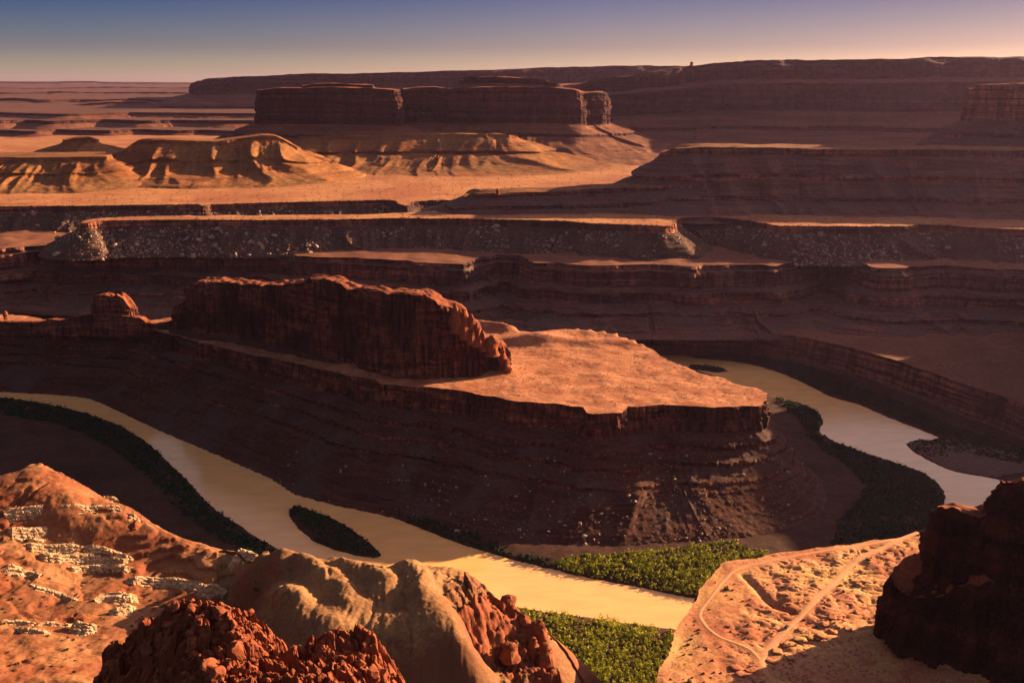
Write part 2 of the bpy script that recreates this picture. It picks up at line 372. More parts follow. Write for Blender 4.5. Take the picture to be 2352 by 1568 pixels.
# >>>LAND
# ------------------------------------------------------------------ river (flat water at height 0)
bankN = [(-400, 880), (-200, 888), (0, 895), (100, 900), (200, 912), (290, 925), (350, 945), (400, 965), (430, 985), (470, 992), (530, 1020), (600, 1050),
         (680, 1090), (760, 1125), (800, 1145), (870, 1170), (920, 1195), (1000, 1225), (1060, 1250), (1130, 1270), (1200, 1290),
         (1260, 1305), (1330, 1320), (1400, 1335), (1480, 1350), (1590, 1372), (1700, 1380), (1820, 1365), (1960, 1320), (2070, 1260), (2140, 1205),
         (2170, 1160), (2168, 1130), (2150, 1105), (2120, 1085), (2080, 1070), (2020, 1050), (1970, 1035), (1920, 1015), (1885, 1000),
         (1880, 990), (1890, 965), (1885, 950), (1850, 930), (1800, 915), (1750, 900), (1700, 885), (1660, 870), (1600, 850), (1540, 835), (1440, 815), (1250, 795), (1000, 775), (600, 750), (0, 735), (-400, 730)]
bankS = [(-400, 722), (0, 726), (600, 738), (1000, 760), (1250, 780), (1440, 798), (1540, 815), (1590, 822), (1640, 825), (1700, 832), (1740, 840), (1790, 855), (1830, 872),
         (1870, 890), (1900, 908), (1940, 920), (1980, 930), (2020, 950), (2060, 965), (2100, 980), (2140, 997), (2162, 1004), (2150, 1012),
         (2110, 1010), (2080, 1014), (2090, 1032), (2130, 1056), (2180, 1080), (2230, 1090), (2295, 1098), (2330, 1130), (2320, 1200), (2270, 1290), (2150, 1380),
         (1980, 1440), (1800, 1470), (1620, 1460), (1540, 1445), (1470, 1436), (1400, 1426), (1330, 1415), (1260, 1405), (1180, 1395), (1110, 1375), (1000, 1352),
         (880, 1330), (760, 1305), (660, 1275), (640, 1262), (590, 1235), (545, 1205), (500, 1175), (465, 1145), (445, 1120),
         (420, 1095), (375, 1050), (330, 1010), (270, 975), (200, 950), (130, 932), (60, 920), (0, 912), (-200, 903), (-400, 895)]
bn = np.array(PP(bankN, 0))[:, :2]; bs_ = np.array(PP(bankS, 0))[:, :2]
def densify(p, step):
    out = []
    for a in range(len(p)-1):
        k = max(1, int(np.linalg.norm(p[a+1]-p[a])/step))
        for i in range(k): out.append(p[a]+(p[a+1]-p[a])*i/k)
    out.append(p[-1]); return np.array(out)
def smooth_open(p, it=6):
    p = p.copy()
    for _ in range(it): p[1:-1] = .25*p[:-2]+.5*p[1:-1]+.25*p[2:]
    return p
bn = smooth_open(densify(bn, 6), 5); bs_ = smooth_open(densify(bs_, 6), 5)
RIV = np.vstack([bn, bs_])
RIVL = RIV[::3]
isl = np.array(PP([(666, 1168), (675, 1163), (700, 1166), (740, 1182), (790, 1205), (830, 1235), (860, 1258), (874, 1275), (860, 1280), (820, 1275), (770, 1262), (720, 1240), (685, 1212), (668, 1185)], 0))[:, :2]
isl2 = np.array(PP([(1585, 838), (1620, 840), (1660, 846), (1674, 852), (1650, 856), (1610, 850), (1580, 845)], 0))[:, :2]

def floor_z(x, y, riv_d=None):
    d = sdist(x, y, RIVL); ins = inside(x, y, RIV)
    s = np.where(ins, -d, d)
    for I in (isl, isl2):
        di = sdist(x, y, I); ii = inside(x, y, I)
        s = np.where(ins, np.maximum(s, np.where(ii, np.minimum(di, 8), -di)), s)
    s = s+2.5*fbm(x/25, y/25, 3.3, 3)
    z = np.where(s > 0, np.minimum(.9*np.sqrt(np.maximum(s, 0)+1e-9), 4+s*.03), np.maximum(s*.25, -3))
    return z+np.where(s > 4, .8*fbm(x/20, y/20, 1, 3), 0)*sstep(4, 20, s)
gx = np.concatenate([np.arange(-2600, -1100, 60), np.arange(-1100, 900, 5.0), np.arange(900, 2600, 60)])
gy = np.concatenate([np.arange(-300, 820, 60), np.arange(820, 2140, 5.0), np.arange(2140, 3000, 60)])
GX, GY = np.meshgrid(gx, gy)
GZ = floor_z(GX, GY)
o = link('ground', raw_mesh('ground', np.stack([GX.ravel(), GY.ravel(), GZ.ravel()], 1), gridfaces(len(gy), len(gx)).reshape(-1, 4), None, M['floor'], True))
tag(o, 'dark canyon floor beside the muddy river', 'ground', None, 'structure')

# water
wm = bpy.data.materials.new('muddy_water'); wm.use_nodes = True
t = wm.node_tree; N = t.nodes; Lk = t.links; b = N['Principled BSDF']
b.inputs['Base Color'].default_value = (.80, .58, .25, 1); b.inputs['Roughness'].default_value = .12; b.inputs['IOR'].default_value = 1.33
b.inputs['Specular IOR Level'].default_value = 0.5
g = N.new('ShaderNodeNewGeometry'); mp = N.new('ShaderNodeMapping'); mp.inputs['Scale'].default_value = (.02, .05, .05)
n1 = N.new('ShaderNodeTexNoise'); n1.inputs['Scale'].default_value = 1; n1.inputs['Detail'].default_value = 5
rp = N.new('ShaderNodeValToRGB'); rp.color_ramp.elements[0].position = .3; rp.color_ramp.elements[1].position = .75
rp.color_ramp.elements[0].color = (.76, .43, .16, 1); rp.color_ramp.elements[1].color = (.92, .54, .20, 1)
Lk.new(g.outputs['Position'], mp.inputs[0]); Lk.new(mp.outputs[0], n1.inputs['Vector']); Lk.new(n1.outputs['Fac'], rp.inputs[0]); Lk.new(rp.outputs[0], b.inputs['Base Color'])
n2 = N.new('ShaderNodeTexNoise'); n2.inputs['Scale'].default_value = .35; n2.inputs['Detail'].default_value = 3
bpn = N.new('ShaderNodeBump'); bpn.inputs['Strength'].default_value = .12; bpn.inputs['Distance'].default_value = .3
Lk.new(g.outputs['Position'], n2.inputs['Vector']); Lk.new(n2.outputs['Fac'], bpn.inputs['Height']); Lk.new(bpn.outputs[0], b.inputs['Normal'])
xs = np.linspace(-2600, 2600, 40); ys = np.linspace(700, 3000, 30); WX, WY = np.meshgrid(xs, ys)
o = link('river', raw_mesh('river', np.stack([WX.ravel(), WY.ravel(), np.zeros(WX.size)], 1), gridfaces(30, 40).reshape(-1, 4), None, wm, True))
tag(o, 'wide muddy tan river looping round the rock peninsula', 'river', None, 'structure')

# ------------------------------------------------------------------ peninsula inside the river loop
pen = [(-500, 750, 105), (-300, 745, 105), (0, 742, 105), (200, 746, 107), (330, 752, 110), (400, 770, 112), (500, 797, 115), (650, 828, 120), (800, 864, 126), (868, 872, 130),
       (872, 880, 130), (950, 886, 130), (1018, 892, 130), (1116, 907, 130), (1190, 920, 130), (1285, 928, 130), (1340, 934, 130), (1352, 948, 130), (1425, 948, 130), (1440, 932, 130), (1478, 931, 130), (1539, 930, 130),
       (1634, 934, 130), (1691, 934, 130), (1745, 932, 130), (1766, 903, 130), (1735, 890, 130), (1701, 885, 130), (1657, 866, 130), (1600, 858, 130), (1566, 840, 130),
       (1525, 818, 130), (1485, 795, 130), (1424, 775, 130), (1320, 768, 130), (1200, 762, 130), (1100, 745, 130), (700, 735, 122), (398, 727, 110), (345, 735, 108), (300, 735, 107), (200, 733, 106), (105, 734, 105), (60, 725, 105), (0, 721, 105), (-300, 718, 105), (-500, 718, 105)]
om = [.7]*5+[.75, .8, .85, .9, 1, 1, 1, 1, 1.05, 1.1, 1.1, 1.1, 1.1, 1.1, 1.1, 1.1, 1.1, 1.1, 1, .8, .55]+[.35]*21
mnd = np.array(PP([(1240, 775), (1320, 765), (1400, 765)], 135))
def pen_cap(x, y, d):
    h = 1.5*fbm(x/60, y/60, 2, 3)+.28*fbm(x/9, y/9, 1, 3)-.7*np.clip(.12-np.abs(pn(x/55+.3*pn(x/20, y/20), y/40, 6)), 0, 1)/.12
    dm = sdist(x, y, mnd, False); h = h+13*np.exp(-(dm/42)**2)
    m2 = np.array(PP([(1095, 745), (1160, 752)], 135)); h = h+14*np.exp(-(sdist(x, y, m2, False)/22)**2)
    m3 = np.array(PP([(1180, 785), (1350, 790), (1480, 790)], 130)); h = h+6*np.exp(-(sdist(x, y, m3, False)/18)**2)
    fin0 = np.array(PP([(800, 840), (1000, 845), (1150, 852)], 130)); h = h+9*np.exp(-(sdist(x, y, fin0, False)/30)**2)
    return h*sstep(0, 12, d)
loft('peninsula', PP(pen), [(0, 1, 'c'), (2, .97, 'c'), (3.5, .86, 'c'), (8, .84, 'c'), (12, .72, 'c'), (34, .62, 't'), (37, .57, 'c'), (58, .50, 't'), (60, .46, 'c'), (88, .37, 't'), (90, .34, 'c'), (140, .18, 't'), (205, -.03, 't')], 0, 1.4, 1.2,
     jit=((7, 60), (2.5, 14)), seed=1, om=om, cap_h=pen_cap, cap_step=3.2, cl=dict(but=5, butL=30, flu=6, fluL=14, led=.8, ledL=6, rg=.8),
     ta=dict(gul=8, gulL=46, led=2.8, ledL=7, rg=1.8, rgL=6),
     label='rock peninsula with sunlit flat top inside the river loop', cat='peninsula', kind='structure')

# fin-shaped butte on the peninsula
def fin_rim():
    top = [(398, 706, 1945), (425, 690, 1930), (432, 660, 1925), (450, 648, 1900), (540, 650, 1850), (590, 656, 1815), (640, 654, 1775), (695, 650, 1735), (703, 640, 1725), (770, 645, 1680), (800, 664, 1650),
           (870, 668, 1590), (890, 676, 1578), (905, 672, 1572), (975, 676, 1566), (1000, 690, 1566), (1006, 700, 1567), (1032, 704, 1568), (1058, 711, 1570), (1061, 736, 1571), (1092, 744, 1574), (1095, 778, 1576), (1110, 783, 1578), (1140, 788, 1582), (1152, 800, 1588)]
    f = QQ(top)
    b = []
    for (x, y, z), wd in zip(f[::-1], np.linspace(26, 62, len(f))):
        b.append((x+8, y+wd, z-2))
    return f+b
loft('butte', fin_rim(), [(0, 1, 'c'), (1.5, .9, 'c'), (3.5, .88, 'c'), (7, .5, 'c'), (10, .47, 'c'), (14, .12, 'c'), (30, -.12, 't')], 112, 1.3, 1.3, jit=((6, 50), (2.5, 16)), seed=2,
     cl=dict(but=11, butL=36, flu=7.5, fluL=15, led=.6, ledL=9, rg=1.0), ta=dict(gul=2, gulL=20), cap_step=3, corner=1.0, zj=3,
     cap_h=lambda x, y, d: (3*fbm(x/25, y/25, 7, 3)+1.5*np.tanh(4*pn(x/14, y/14, 3)))*sstep(0, 6, d), mats=(M['red_rock'], M['cliff'], M['talus']),
     label='tall dark red fin-shaped butte with lit right end on the peninsula', cat='butte')
for k_, (a, wd) in enumerate((([(700, 648, 1724), (706, 640, 1722), (740, 641, 1708), (772, 646, 1688)], 26), ([(816, 668, 1640), (822, 661, 1636), (850, 663, 1618), (874, 669, 1596)], 24), ([(905, 676, 1575), (910, 670, 1574), (945, 671, 1572), (978, 676, 1570)], 26), ([(440, 652, 1905), (452, 645, 1902), (500, 648, 1876)], 22), ([(600, 660, 1812), (612, 653, 1808), (640, 655, 1782)], 20))):
    f = QQ(a); bz = min(q[2] for q in f)-9
    loft('rock_ledge', f+[(x+5, y+wd, z-.5) for x, y, z in f[::-1]], [(0, 1, 'c'), (1, .7, 'c'), (2.5, .3, 'c'), (5, -.2, 'c')], bz, .9, .8, jit=((2.5, 14), (1.2, 5)), seed=60+k_, corner=.6, cap_step=1.8, smooth_k=.1, cl=dict(but=1.5, butL=10, flu=1.6, fluL=5, led=.5, ledL=3, rg=.5), mats=(M['red_rock'], M['cliff'], M['talus']),
         cap_h=lambda x, y, d: (1.6*blocks(x/9, y/9, 5)[0]+1.0*fbm(x/6, y/6, 2, 3))*sstep(0, 2, d), label=('highest flat slab on the crest of the big butte', 'stepped slab right of the highest slab on the big butte', 'flat slab near the right end of the big butte crest', 'slab at the left end of the big butte crest', 'low slab between the left end and the highest slab of the big butte')[k_], cat='rock ledge', group='slabs along the crest of the big butte')
hd = QQ([(208, 690, 1996), (216, 679, 1996), (240, 676, 1994), (258, 684, 1994), (266, 675, 1994), (284, 686, 1991), (300, 708, 1989)])
loft('rock_outcrop', hd+[(x+3, y+24, z) for x, y, z in hd[::-1]], [(0, 1, 'c'), (2, .85, 'c'), (5, .3, 'c'), (7, .1, 'c'), (14, -.2, 't')], 104, 1.0, 1.2, jit=((3, 12), (1, 4)), seed=3,
     cl=dict(but=3, butL=12, flu=3, fluL=7, led=.8, ledL=4, rg=.6), cap_h=lambda x, y, d: (2.5*fbm(x/7, y/7, 7, 3))*sstep(0, 3, d), cap_step=2, corner=.8, mats=(M['red_rock'], M['cliff'], M['talus']),
     label='small craggy rock outcrop left of the big butte on the narrow neck', cat='rock')

nk = QQ([(-60, 738, 1985), (0, 739, 1985), (95, 739, 1985), (110, 733, 1984), (140, 736, 1983), (165, 729, 1982), (205, 722, 1981), (250, 722, 1980), (320, 729, 1978), (335, 740, 1976), (352, 744, 1970), (372, 742, 1962), (396, 736, 1950)])
loft('rock_wall', nk+[(x+4, y+17, z-1) for x, y, z in nk[::-1]], [(0, 1, 'c'), (1.5, .8, 'c'), (4, .4, 'c'), (7, -.1, 'c')], 96, 1.0, 1.0, jit=((3, 25), (1.4, 6)), seed=26, cl=dict(but=2.5, butL=14, flu=2.2, fluL=7, led=.7, ledL=4, rg=.6), cap_step=2, corner=.8,
     cap_h=lambda x, y, d: (2.2*fbm(x/9, y/9, 7, 3))*sstep(0, 3, d), mats=(M['red_rock'], M['cliff'], M['talus']), label='low ragged rock wall along the narrow neck between outcrop and butte', cat='rock wall')
# ------------------------------------------------------------------ opposite canyon walls in three steps
shelf = [(-900, 690), (-300, 695), (0, 700), (200, 705), (400, 712), (700, 725), (1100, 738), (1250, 742), (1420, 746), (1490, 743), (1600, 751), (1700, 753), (1725, 752), (1742, 758), (1850, 775), (1960, 800), (2050, 825), (2150, 860), (2250, 893), (2352, 928), (2480, 985)]
rs = PP(shelf, 60); x1, y1, _ = rs[-1]
rs += [(1500, 1150, 60), (2600, 1300, 60), (2600, 2900, 60), (-2700, 2900, 60)]
loft('canyon_shelf', rs, [(0, 1, 'c'), (2, .86, 'c'), (4, .84, 'c'), (7, .45, 'c'), (9, .43, 'c'), (12, .2, 'c'), (34, -.02, 't')], 0, 2.2, 1.4, jit=((6, 80), (2, 15)), seed=4,
     cl=dict(but=4, butL=40, flu=2.4, fluL=12, led=1.6, ledL=6, rg=.6), ta=dict(gul=2, gulL=25), cap_step=11,
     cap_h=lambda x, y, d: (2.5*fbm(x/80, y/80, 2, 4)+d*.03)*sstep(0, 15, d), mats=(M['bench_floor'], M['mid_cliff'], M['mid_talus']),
     label='lowest canyon wall along the outer bank of the far river bend', cat='canyon wall', kind='structure')

b2 = [(-1200, 560), (-400, 566), (0, 572), (150, 570), (300, 574), (420, 578), (600, 580), (700, 586), (860, 592), (960, 598), (1015, 603), (1050, 606), (1064, 607), (1076, 600), (1090, 589), (1140, 582), (1195, 586), (1222, 604),
      (1300, 606), (1400, 606), (1500, 601), (1580, 604), (1650, 605), (1725, 609), (1772, 613), (1790, 612), (1800, 606), (1825, 590), (1880, 584), (1950, 588), (1990, 606), (2005, 618), (2032, 618), (2100, 614), (2200, 612), (2290, 614), (2400, 622), (2600, 660)]
r2 = PP(b2, 180)+[(2700, 1700, 180), (2700, 3000, 180), (-3000, 3000, 180)]
om2 = [1.0]*(b2.index((1950, 588)))+[1.35]*(len(b2)-b2.index((1950, 588)))+[1.0]*3
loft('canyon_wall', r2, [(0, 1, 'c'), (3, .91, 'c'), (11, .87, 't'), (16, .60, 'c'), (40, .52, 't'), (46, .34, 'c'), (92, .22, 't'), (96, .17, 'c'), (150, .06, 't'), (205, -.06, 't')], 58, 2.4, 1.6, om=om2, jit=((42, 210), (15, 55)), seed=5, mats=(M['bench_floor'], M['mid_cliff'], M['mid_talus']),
     cl=dict(but=20, butL=80, flu=7, fluL=22, led=1.6, ledL=8, rg=1.2), ta=dict(gul=30, gulL=80, led=2.5, ledL=6, rg=2.4, rgL=9), cap_step=11, smooth_k=.3,
     cap_h=lambda x, y, d: (4*fbm(x/70, y/70, 2, 4)+d*.05)*sstep(0, 25, d),
     label='middle red canyon wall with rounded headlands behind the butte', cat='canyon wall', kind='structure')

wr = [(-1500, 474), (-300, 476), (0, 474), (150, 473), (300, 471), (450, 469), (468, 473), (485, 470), (560, 467), (760, 462), (880, 459), (905, 461), (915, 468), (935, 473), (950, 463), (1020, 458), (1050, 462), (1040, 472),
      (1000, 483), (940, 488), (880, 491), (620, 494), (300, 497), (225, 500), (190, 506), (182, 513), (205, 512), (250, 507), (400, 505), (600, 505), (784, 503), (953, 501), (1122, 503), (1292, 507), (1359, 512), (1450, 516), (1536, 519), (1546, 515), (1552, 507), (1570, 500),
      (1630, 498), (1690, 502), (1740, 510), (1790, 519), (1860, 519), (1980, 520), (2080, 519), (2110, 515), (2180, 517), (2266, 524), (2352, 527), (2500, 535), (2900, 560)]
rw = PP(wr, 250)
ang = np.linspace(R(48), R(-48), 60)
rw2 = rw+[(math.sin(a)*60000, math.cos(a)*60000, 250) for a in ang]
# cap points: rings that get coarser with distance
def ring_pts():
    out = []; rr = 2300.0
    while rr < 58000:
        st = max(10, rr*.006) if rr < 9000 else rr*.012
        k = int(rr*R(66)/(st*1.2)); a = np.linspace(R(-33), R(33), k)+_r.uniform(-.3, .3, k)*st/rr
        r_ = rr+_r.uniform(-.3, .3, k)*st; out.append(np.stack([np.sin(a)*r_, np.cos(a)*r_], 1)); rr += st*1.6
    return np.vstack(out)
loft('desert_plain', rw2, [(0, 1, 'c'), (2, .82, 'c'), (5, .74, 'c'), (60, .28, 't'), (125, -.1, 't')], 180, 2.8, 2.0, jit=((9, 120), (4, 24)), seed=6, smooth_k=.3,
     cl=dict(but=4, butL=40, flu=2.5, fluL=12, led=.8, ledL=6, rg=.8), ta=dict(gul=22, gulL=75, led=1.5, ledL=5, rg=2.8, rgL=9), cap_pts=ring_pts(),
     cap_h=lambda x, y, d: (3*fbm(x/250, y/250, 2, 4)+1.2*fbm(x/40, y/40, 2, 3)+np.maximum(0, d-400)*.004)*sstep(0, 60, d), mats=(M['plain'], M['mid_cliff'], M['grey_talus']), names=('plain_top', 'rim_cliff', 'boulder_slope'),
     label='sunlit desert plain above the pale rimmed canyon edge', cat='plain', kind='structure')

# ------------------------------------------------------------------ hills and mesas standing on the plain
HC = dict(but=8, butL=120, flu=4, fluL=30, led=1.5, ledL=10, rg=2, rgL=10)
HT = dict(gul=46, gulL=130, led=2.5, ledL=14, rg=3.5, rgL=22)
def back(f, wd):
    return [(x*(1+wd/y), y+wd, z) for x, y, z in f[::-1]]
f = QQ([(-250, 366, 3430), (-60, 362, 3440), (60, 362, 3450), (150, 361, 3450), (250, 360, 3480)])
loft('hill', f+back(f, 260), [(0, 1, 'c'), (6, .86, 'c'), (90, .52, 't'), (96, .46, 'c'), (150, .24, 't'), (330, -.06, 't')], 248, 3.4, 2.6, jit=((24, 140), (8, 40)), seed=7, cl=HC, ta=HT, mats=(M['hill'], M['hill'], M['hill']), cap_step=20,
     label='low gullied orange hill at the left picture edge on the plain', cat='hill', names=('crest', 'ledge', 'gullied_slope'))
f = QQ([(285, 346, 3640), (318, 324, 3680), (372, 321, 3690), (500, 325, 3700), (560, 317, 3720), (603, 311, 3740), (630, 312, 3740), (655, 324, 3740), (690, 345, 3740)])
loft('hill', f+back(f, 150), [(0, 1, 'c'), (6, .9, 'c'), (90, .55, 't'), (97, .48, 'c'), (170, .24, 't'), (420, -.06, 't')], 248, 3.6, 2.8, jit=((24, 140), (8, 40)), seed=8, cl=HC, ta=dict(HT, gul=60, gulL=170), mats=(M['hill'], M['hill'], M['hill']), cap_step=20,
     label='broad gullied orange hill in front of the dark mesa', cat='hill', names=('crest', 'ledge', 'gullied_slope'))
f = QQ([(150, 322, 4350), (175, 317, 4350), (205, 316, 4350), (225, 322, 4350)])
loft('hill', f+back(f, 120), [(0, 1, 'c'), (5, .8, 'c'), (150, .3, 't'), (420, -.1, 't')], 250, 5, 4, jit=((15, 100),), seed=9, cl=HC, ta=HT, mats=(M['hill'], M['hill'], M['hill']), cap_step=30,
     label='small brown hill with pointed ledge behind the left orange hill', cat='hill', names=('crest', 'ledge', 'gullied_slope'))

MC = dict(but=16, butL=110, flu=9, fluL=42, led=3.5, ledL=22, rg=2.5, rgL=14)
MT = dict(gul=40, gulL=170, led=4, ledL=22, rg=5, rgL=35)
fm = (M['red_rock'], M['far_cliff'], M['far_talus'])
def mesa(lst, wd, base, prof, seed, label, fine=5.0, Y=None, cl=MC, ta=MT, mats=None, cat='mesa', jit=((22, 160), (9, 50)), cap_h=None, kind=None, sk=.3, corner=1.5, group=None, name='mesa', zj=2.5):
    f = QQ(lst, Y)
    return loft(name, f+back(f, wd), prof, base, fine, fine*.75, jit=jit, seed=seed, cl=cl, ta=ta, mats=mats or fm, cap_step=fine*5, label=label, cat=cat, kind=kind, smooth_k=sk,
                cap_h=cap_h or (lambda x, y, d: 6*fbm(x/90, y/90, 4, 3)*sstep(0, 30, d)), corner=corner, group=group, zj=zj)
mp_ = [(0, 1, 'c'), (6, .9, 'c'), (16, .87, 'c'), (26, .5, 'c'), (120, .37, 't'), (130, .33, 'c'), (330, .12, 't'), (650, -.05, 't')]
mesa([(600, 208, 4640), (640, 203, 4600), (760, 200, 4560), (860, 203, 4540), (912, 207, 4540)], 420, 250, mp_, 10, 'dark flat-topped mesa with sheer cliffs rising behind the orange hill')
mesa([(700, 197, 4700), (722, 192, 4690), (800, 193, 4690), (860, 196, 4690)], 160, 540, [(0, 1, 'c'), (5, .7, 'c'), (40, 0, 't')], 11, 'thin reddish cap ledge on top of the left dark mesa', cl=dict(MC, but=5, flu=3, led=1), ta=dict(MT, gul=3), cat='rock ledge', name='rock_ledge')
mesa([(925, 205, 4800), (960, 201, 4790), (1000, 200, 4780), (1020, 203, 4790)], 420, 250, mp_, 12, 'narrow recessed dark mesa between the two larger ones')
mesa([(1030, 205, 4760), (1100, 201, 4700), (1180, 200, 4680), (1260, 200, 4660), (1318, 206, 4650), (1334, 215, 4690), (1352, 214, 4760), (1370, 212, 4800), (1388, 214, 4880)], 500, 250, mp_, 13, 'long dark mesa with a bright sunlit cliff at its right end')
mesa([(1060, 184, 4850), (1066, 177, 4850), (1140, 176, 4850), (1200, 179, 4850), (1248, 184, 4850), (1285, 196, 4850)], 200, 545, [(0, 1, 'c'), (5, .6, 'c'), (60, 0, 't')], 14, 'dark stepped caprock on top of the long mesa', cl=dict(MC, but=5, flu=3, led=1), ta=dict(MT, gul=3), cat='rock ledge', name='rock_ledge')
mesa([(690, 316, 4350), (850, 312, 4330), (1000, 309, 4310), (1120, 307, 4290), (1168, 309, 4280), (1185, 316, 4300)], 420, 248, [(0, 1, 'c'), (8, .9, 'c'), (130, .5, 't'), (140, .44, 'c'), (300, .18, 't'), (640, -.06, 't')], 15,
     'broad lower bench hill with sunlit gullied right end below the mesas', ta=dict(HT, gul=60, gulL=180), cl=HC, mats=(M['hill'], M['hill'], M['hill']), cat='hill', fine=4, sk=.25, name='hill')

# right stepped ridge
RC = dict(but=12, butL=90, flu=5, fluL=24, led=3.0, ledL=10, rg=1.6, rgL=7)
RT = dict(gul=24, gulL=100, led=6, ledL=13, rg=3, rgL=13)
rm = (M['hill'], M['mid_cliff'], M['mid_talus'])
mesa([(1527, 350, 2900), (1545, 340, 2900), (1640, 338, 2900), (1800, 340, 2900), (1900, 342, 2890), (2000, 344, 2880), (2120, 343, 2860), (2352, 345, 2820), (2800, 350, 2700)], 160, 246,
     [(0, 1, 'c'), (3, .93, 'c'), (8, .88, 'c'), (80, .58, 't'), (85, .50, 'c'), (150, .26, 't'), (156, .2, 'c'), (300, -.06, 't')], 16, 'shadowed stepped ridge with flat sunlit rim on the right', fine=3.2, cl=RC, ta=RT, mats=rm, jit=((14, 120), (5, 30)), sk=.2)
mesa([(1068, 454, 2760), (1080, 446, 2760), (1150, 444, 2760), (1290, 440, 2770), (1380, 432, 2790), (1600, 425, 2800)], 130, 246,
     [(0, 1, 'c'), (3, .8, 'c'), (50, .4, 't'), (54, .25, 'c'), (120, -.1, 't')], 17, 'low dark tongue of the stepped ridge reaching left onto the plain', fine=3, cl=RC, ta=dict(RT, gul=6), mats=rm, jit=((9, 80), (4, 25)), cat='ridge', sk=.25, name='ridge')
mesa([(2234, 205, 3250), (2242, 196, 3240), (2300, 193, 3230), (2400, 190, 3200), (2700, 188, 3150)], 300, 380, [(0, 1, 'c'), (5, .9, 'c'), (14, .45, 'c'), (60, .28, 't'), (66, .22, 'c'), (190, -.12, 't')], 18,
     'steep dark butte at the right picture edge above the stepped ridge', fine=3.2, cl=dict(RC, but=12, flu=7, fluL=26), ta=RT, mats=rm, jit=((14, 120), (5, 30)), cat='butte', name='butte')

# far mesas
FC = dict(but=75, butL=330, flu=16, fluL=80, led=7, ledL=40, rg=5, rgL=30)
FT = dict(gul=40, gulL=320, led=8, ledL=40, rg=9, rgL=70)
mesa([(1290, 196, 6200), (1345, 190, 6000), (1360, 182, 5900), (1440, 174, 5800), (1520, 160, 5750), (1560, 156, 5750), (1640, 145, 5700), (1720, 140, 5650), (1900, 137, 5600), (2060, 135, 5500), (2200, 132, 5400), (2400, 129, 5300), (2900, 126, 5000)], 2500, 250,
     [(0, 1, 'c'), (90, .93, 'c'), (105, .78, 'c'), (190, .73, 't'), (210, .69, 'c'), (240, .42, 'c'), (420, .26, 't'), (440, .22, 'c'), (800, .06, 't'), (1300, -.05, 't')], 19, 'huge hazy purple mesa with two cliff bands along the right horizon', fine=8, cl=FC, ta=FT, jit=((150, 900), (50, 220)), zj=7)
mesa([(462, 186, 9200), (475, 180, 9000), (600, 174, 8900), (700, 170, 8800), (900, 167, 8700), (1100, 161, 8600), (1300, 154, 8600), (1500, 151, 8600), (1600, 152, 8600)], 3000, 250,
     [(0, 1, 'c'), (30, .9, 'c'), (60, .62, 'c'), (300, .46, 't'), (420, .36, 't'), (440, .3, 'c'), (1500, -.03, 't')], 20, 'long flat violet mesa stretching across the horizon behind the dark mesas', fine=12, cl=FC, ta=FT, jit=((120, 900), (40, 220)), zj=6)

# added headland out of view at right, rim heights shaped to shade the river bend
loft('canyon_wall', [(1150, 2010, 305), (1080, 1850, 305), (1045, 1768, 280), (1018, 1722, 200), (1000, 1600, 190), (1060, 1380, 190), (1400, 1250, 195), (2600, 1200, 200), (2600, 2200, 200), (1300, 2200, 200)],
     [(0, 1, 'c'), (4, .8, 'c'), (10, .4, 'c'), (60, .1, 't'), (110, -.1, 't')], 50, 6, 4, jit=((14, 120),), seed=25, cap_step=25, label='added unseen red headland past the right picture edge that shades the right river bend', cat='canyon wall', kind='structure')

# stepped far plains and plateaus
SCc = dict(but=25, butL=220, flu=8, fluL=70, led=2, ledL=14, rg=4, rgL=25); SCt = dict(gul=22, gulL=200, led=3, ledL=14, rg=5, rgL=40)
def far_ring(r0, r1, a0, a1, k):
    out = []; rr = r0
    while rr < r1:
        st = rr*k; n_ = int(rr*(a1-a0)/st); a = np.linspace(a0, a1, n_)+_r.uniform(-.3, .3, n_)*st/rr
        out.append(np.stack([np.sin(a)*rr, np.cos(a)*rr], 1)); rr += st
    return np.vstack(out)
def step(lst, z, base, far, prof, seed, fine, label, sc=1.0, kind='structure'):
    f = PP(lst, z) if len(lst[0]) == 2 else QQ(lst)
    zz = f[0][2]
    al, ar_ = math.atan2(f[0][0], f[0][1]), math.atan2(f[-1][0], f[-1][1])
    poly = f+[(math.sin(a)*far, math.cos(a)*far, f[-1][2]) for a in np.linspace(ar_, al, 30)]
    c_ = {k: v*(sc if k not in () else 1) for k, v in SCc.items()}; t_ = {k: v*sc for k, v in SCt.items()}
    r0 = min(math.hypot(p[0], p[1]) for p in f)
    loft('far_plain', poly, prof, base, fine, fine*.6, jit=((45*sc, 500*sc), (14*sc, 130*sc)), seed=seed, cl=c_, ta=t_, mats=(M['far_sand'], M['far_cliff'], M['far_talus']), cap_pts=far_ring(r0, far, al, ar_, .012),
         cap_h=lambda x, y, d: (6*sc*fbm(x/(500*sc), y/(500*sc), seed, 3))*sstep(0, 150, d), label=label, cat='plain', kind=kind, smooth_k=.2)
sp_ = [(0, 1, 'c'), (8, .6, 'c'), (90, .2, 't'), (170, -.2, 't')]
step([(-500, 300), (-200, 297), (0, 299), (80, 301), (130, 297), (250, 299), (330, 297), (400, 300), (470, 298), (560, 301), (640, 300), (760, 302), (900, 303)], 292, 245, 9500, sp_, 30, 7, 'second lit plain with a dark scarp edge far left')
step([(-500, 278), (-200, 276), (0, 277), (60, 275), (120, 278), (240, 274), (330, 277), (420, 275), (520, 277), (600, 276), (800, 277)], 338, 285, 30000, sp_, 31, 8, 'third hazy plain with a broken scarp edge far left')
step([(-500, 262), (-200, 259), (0, 258), (150, 262), (300, 258), (500, 260), (700, 260)], 372, 330, 42000, sp_, 32, 11, 'fourth hazy plain beyond the scarps far left')
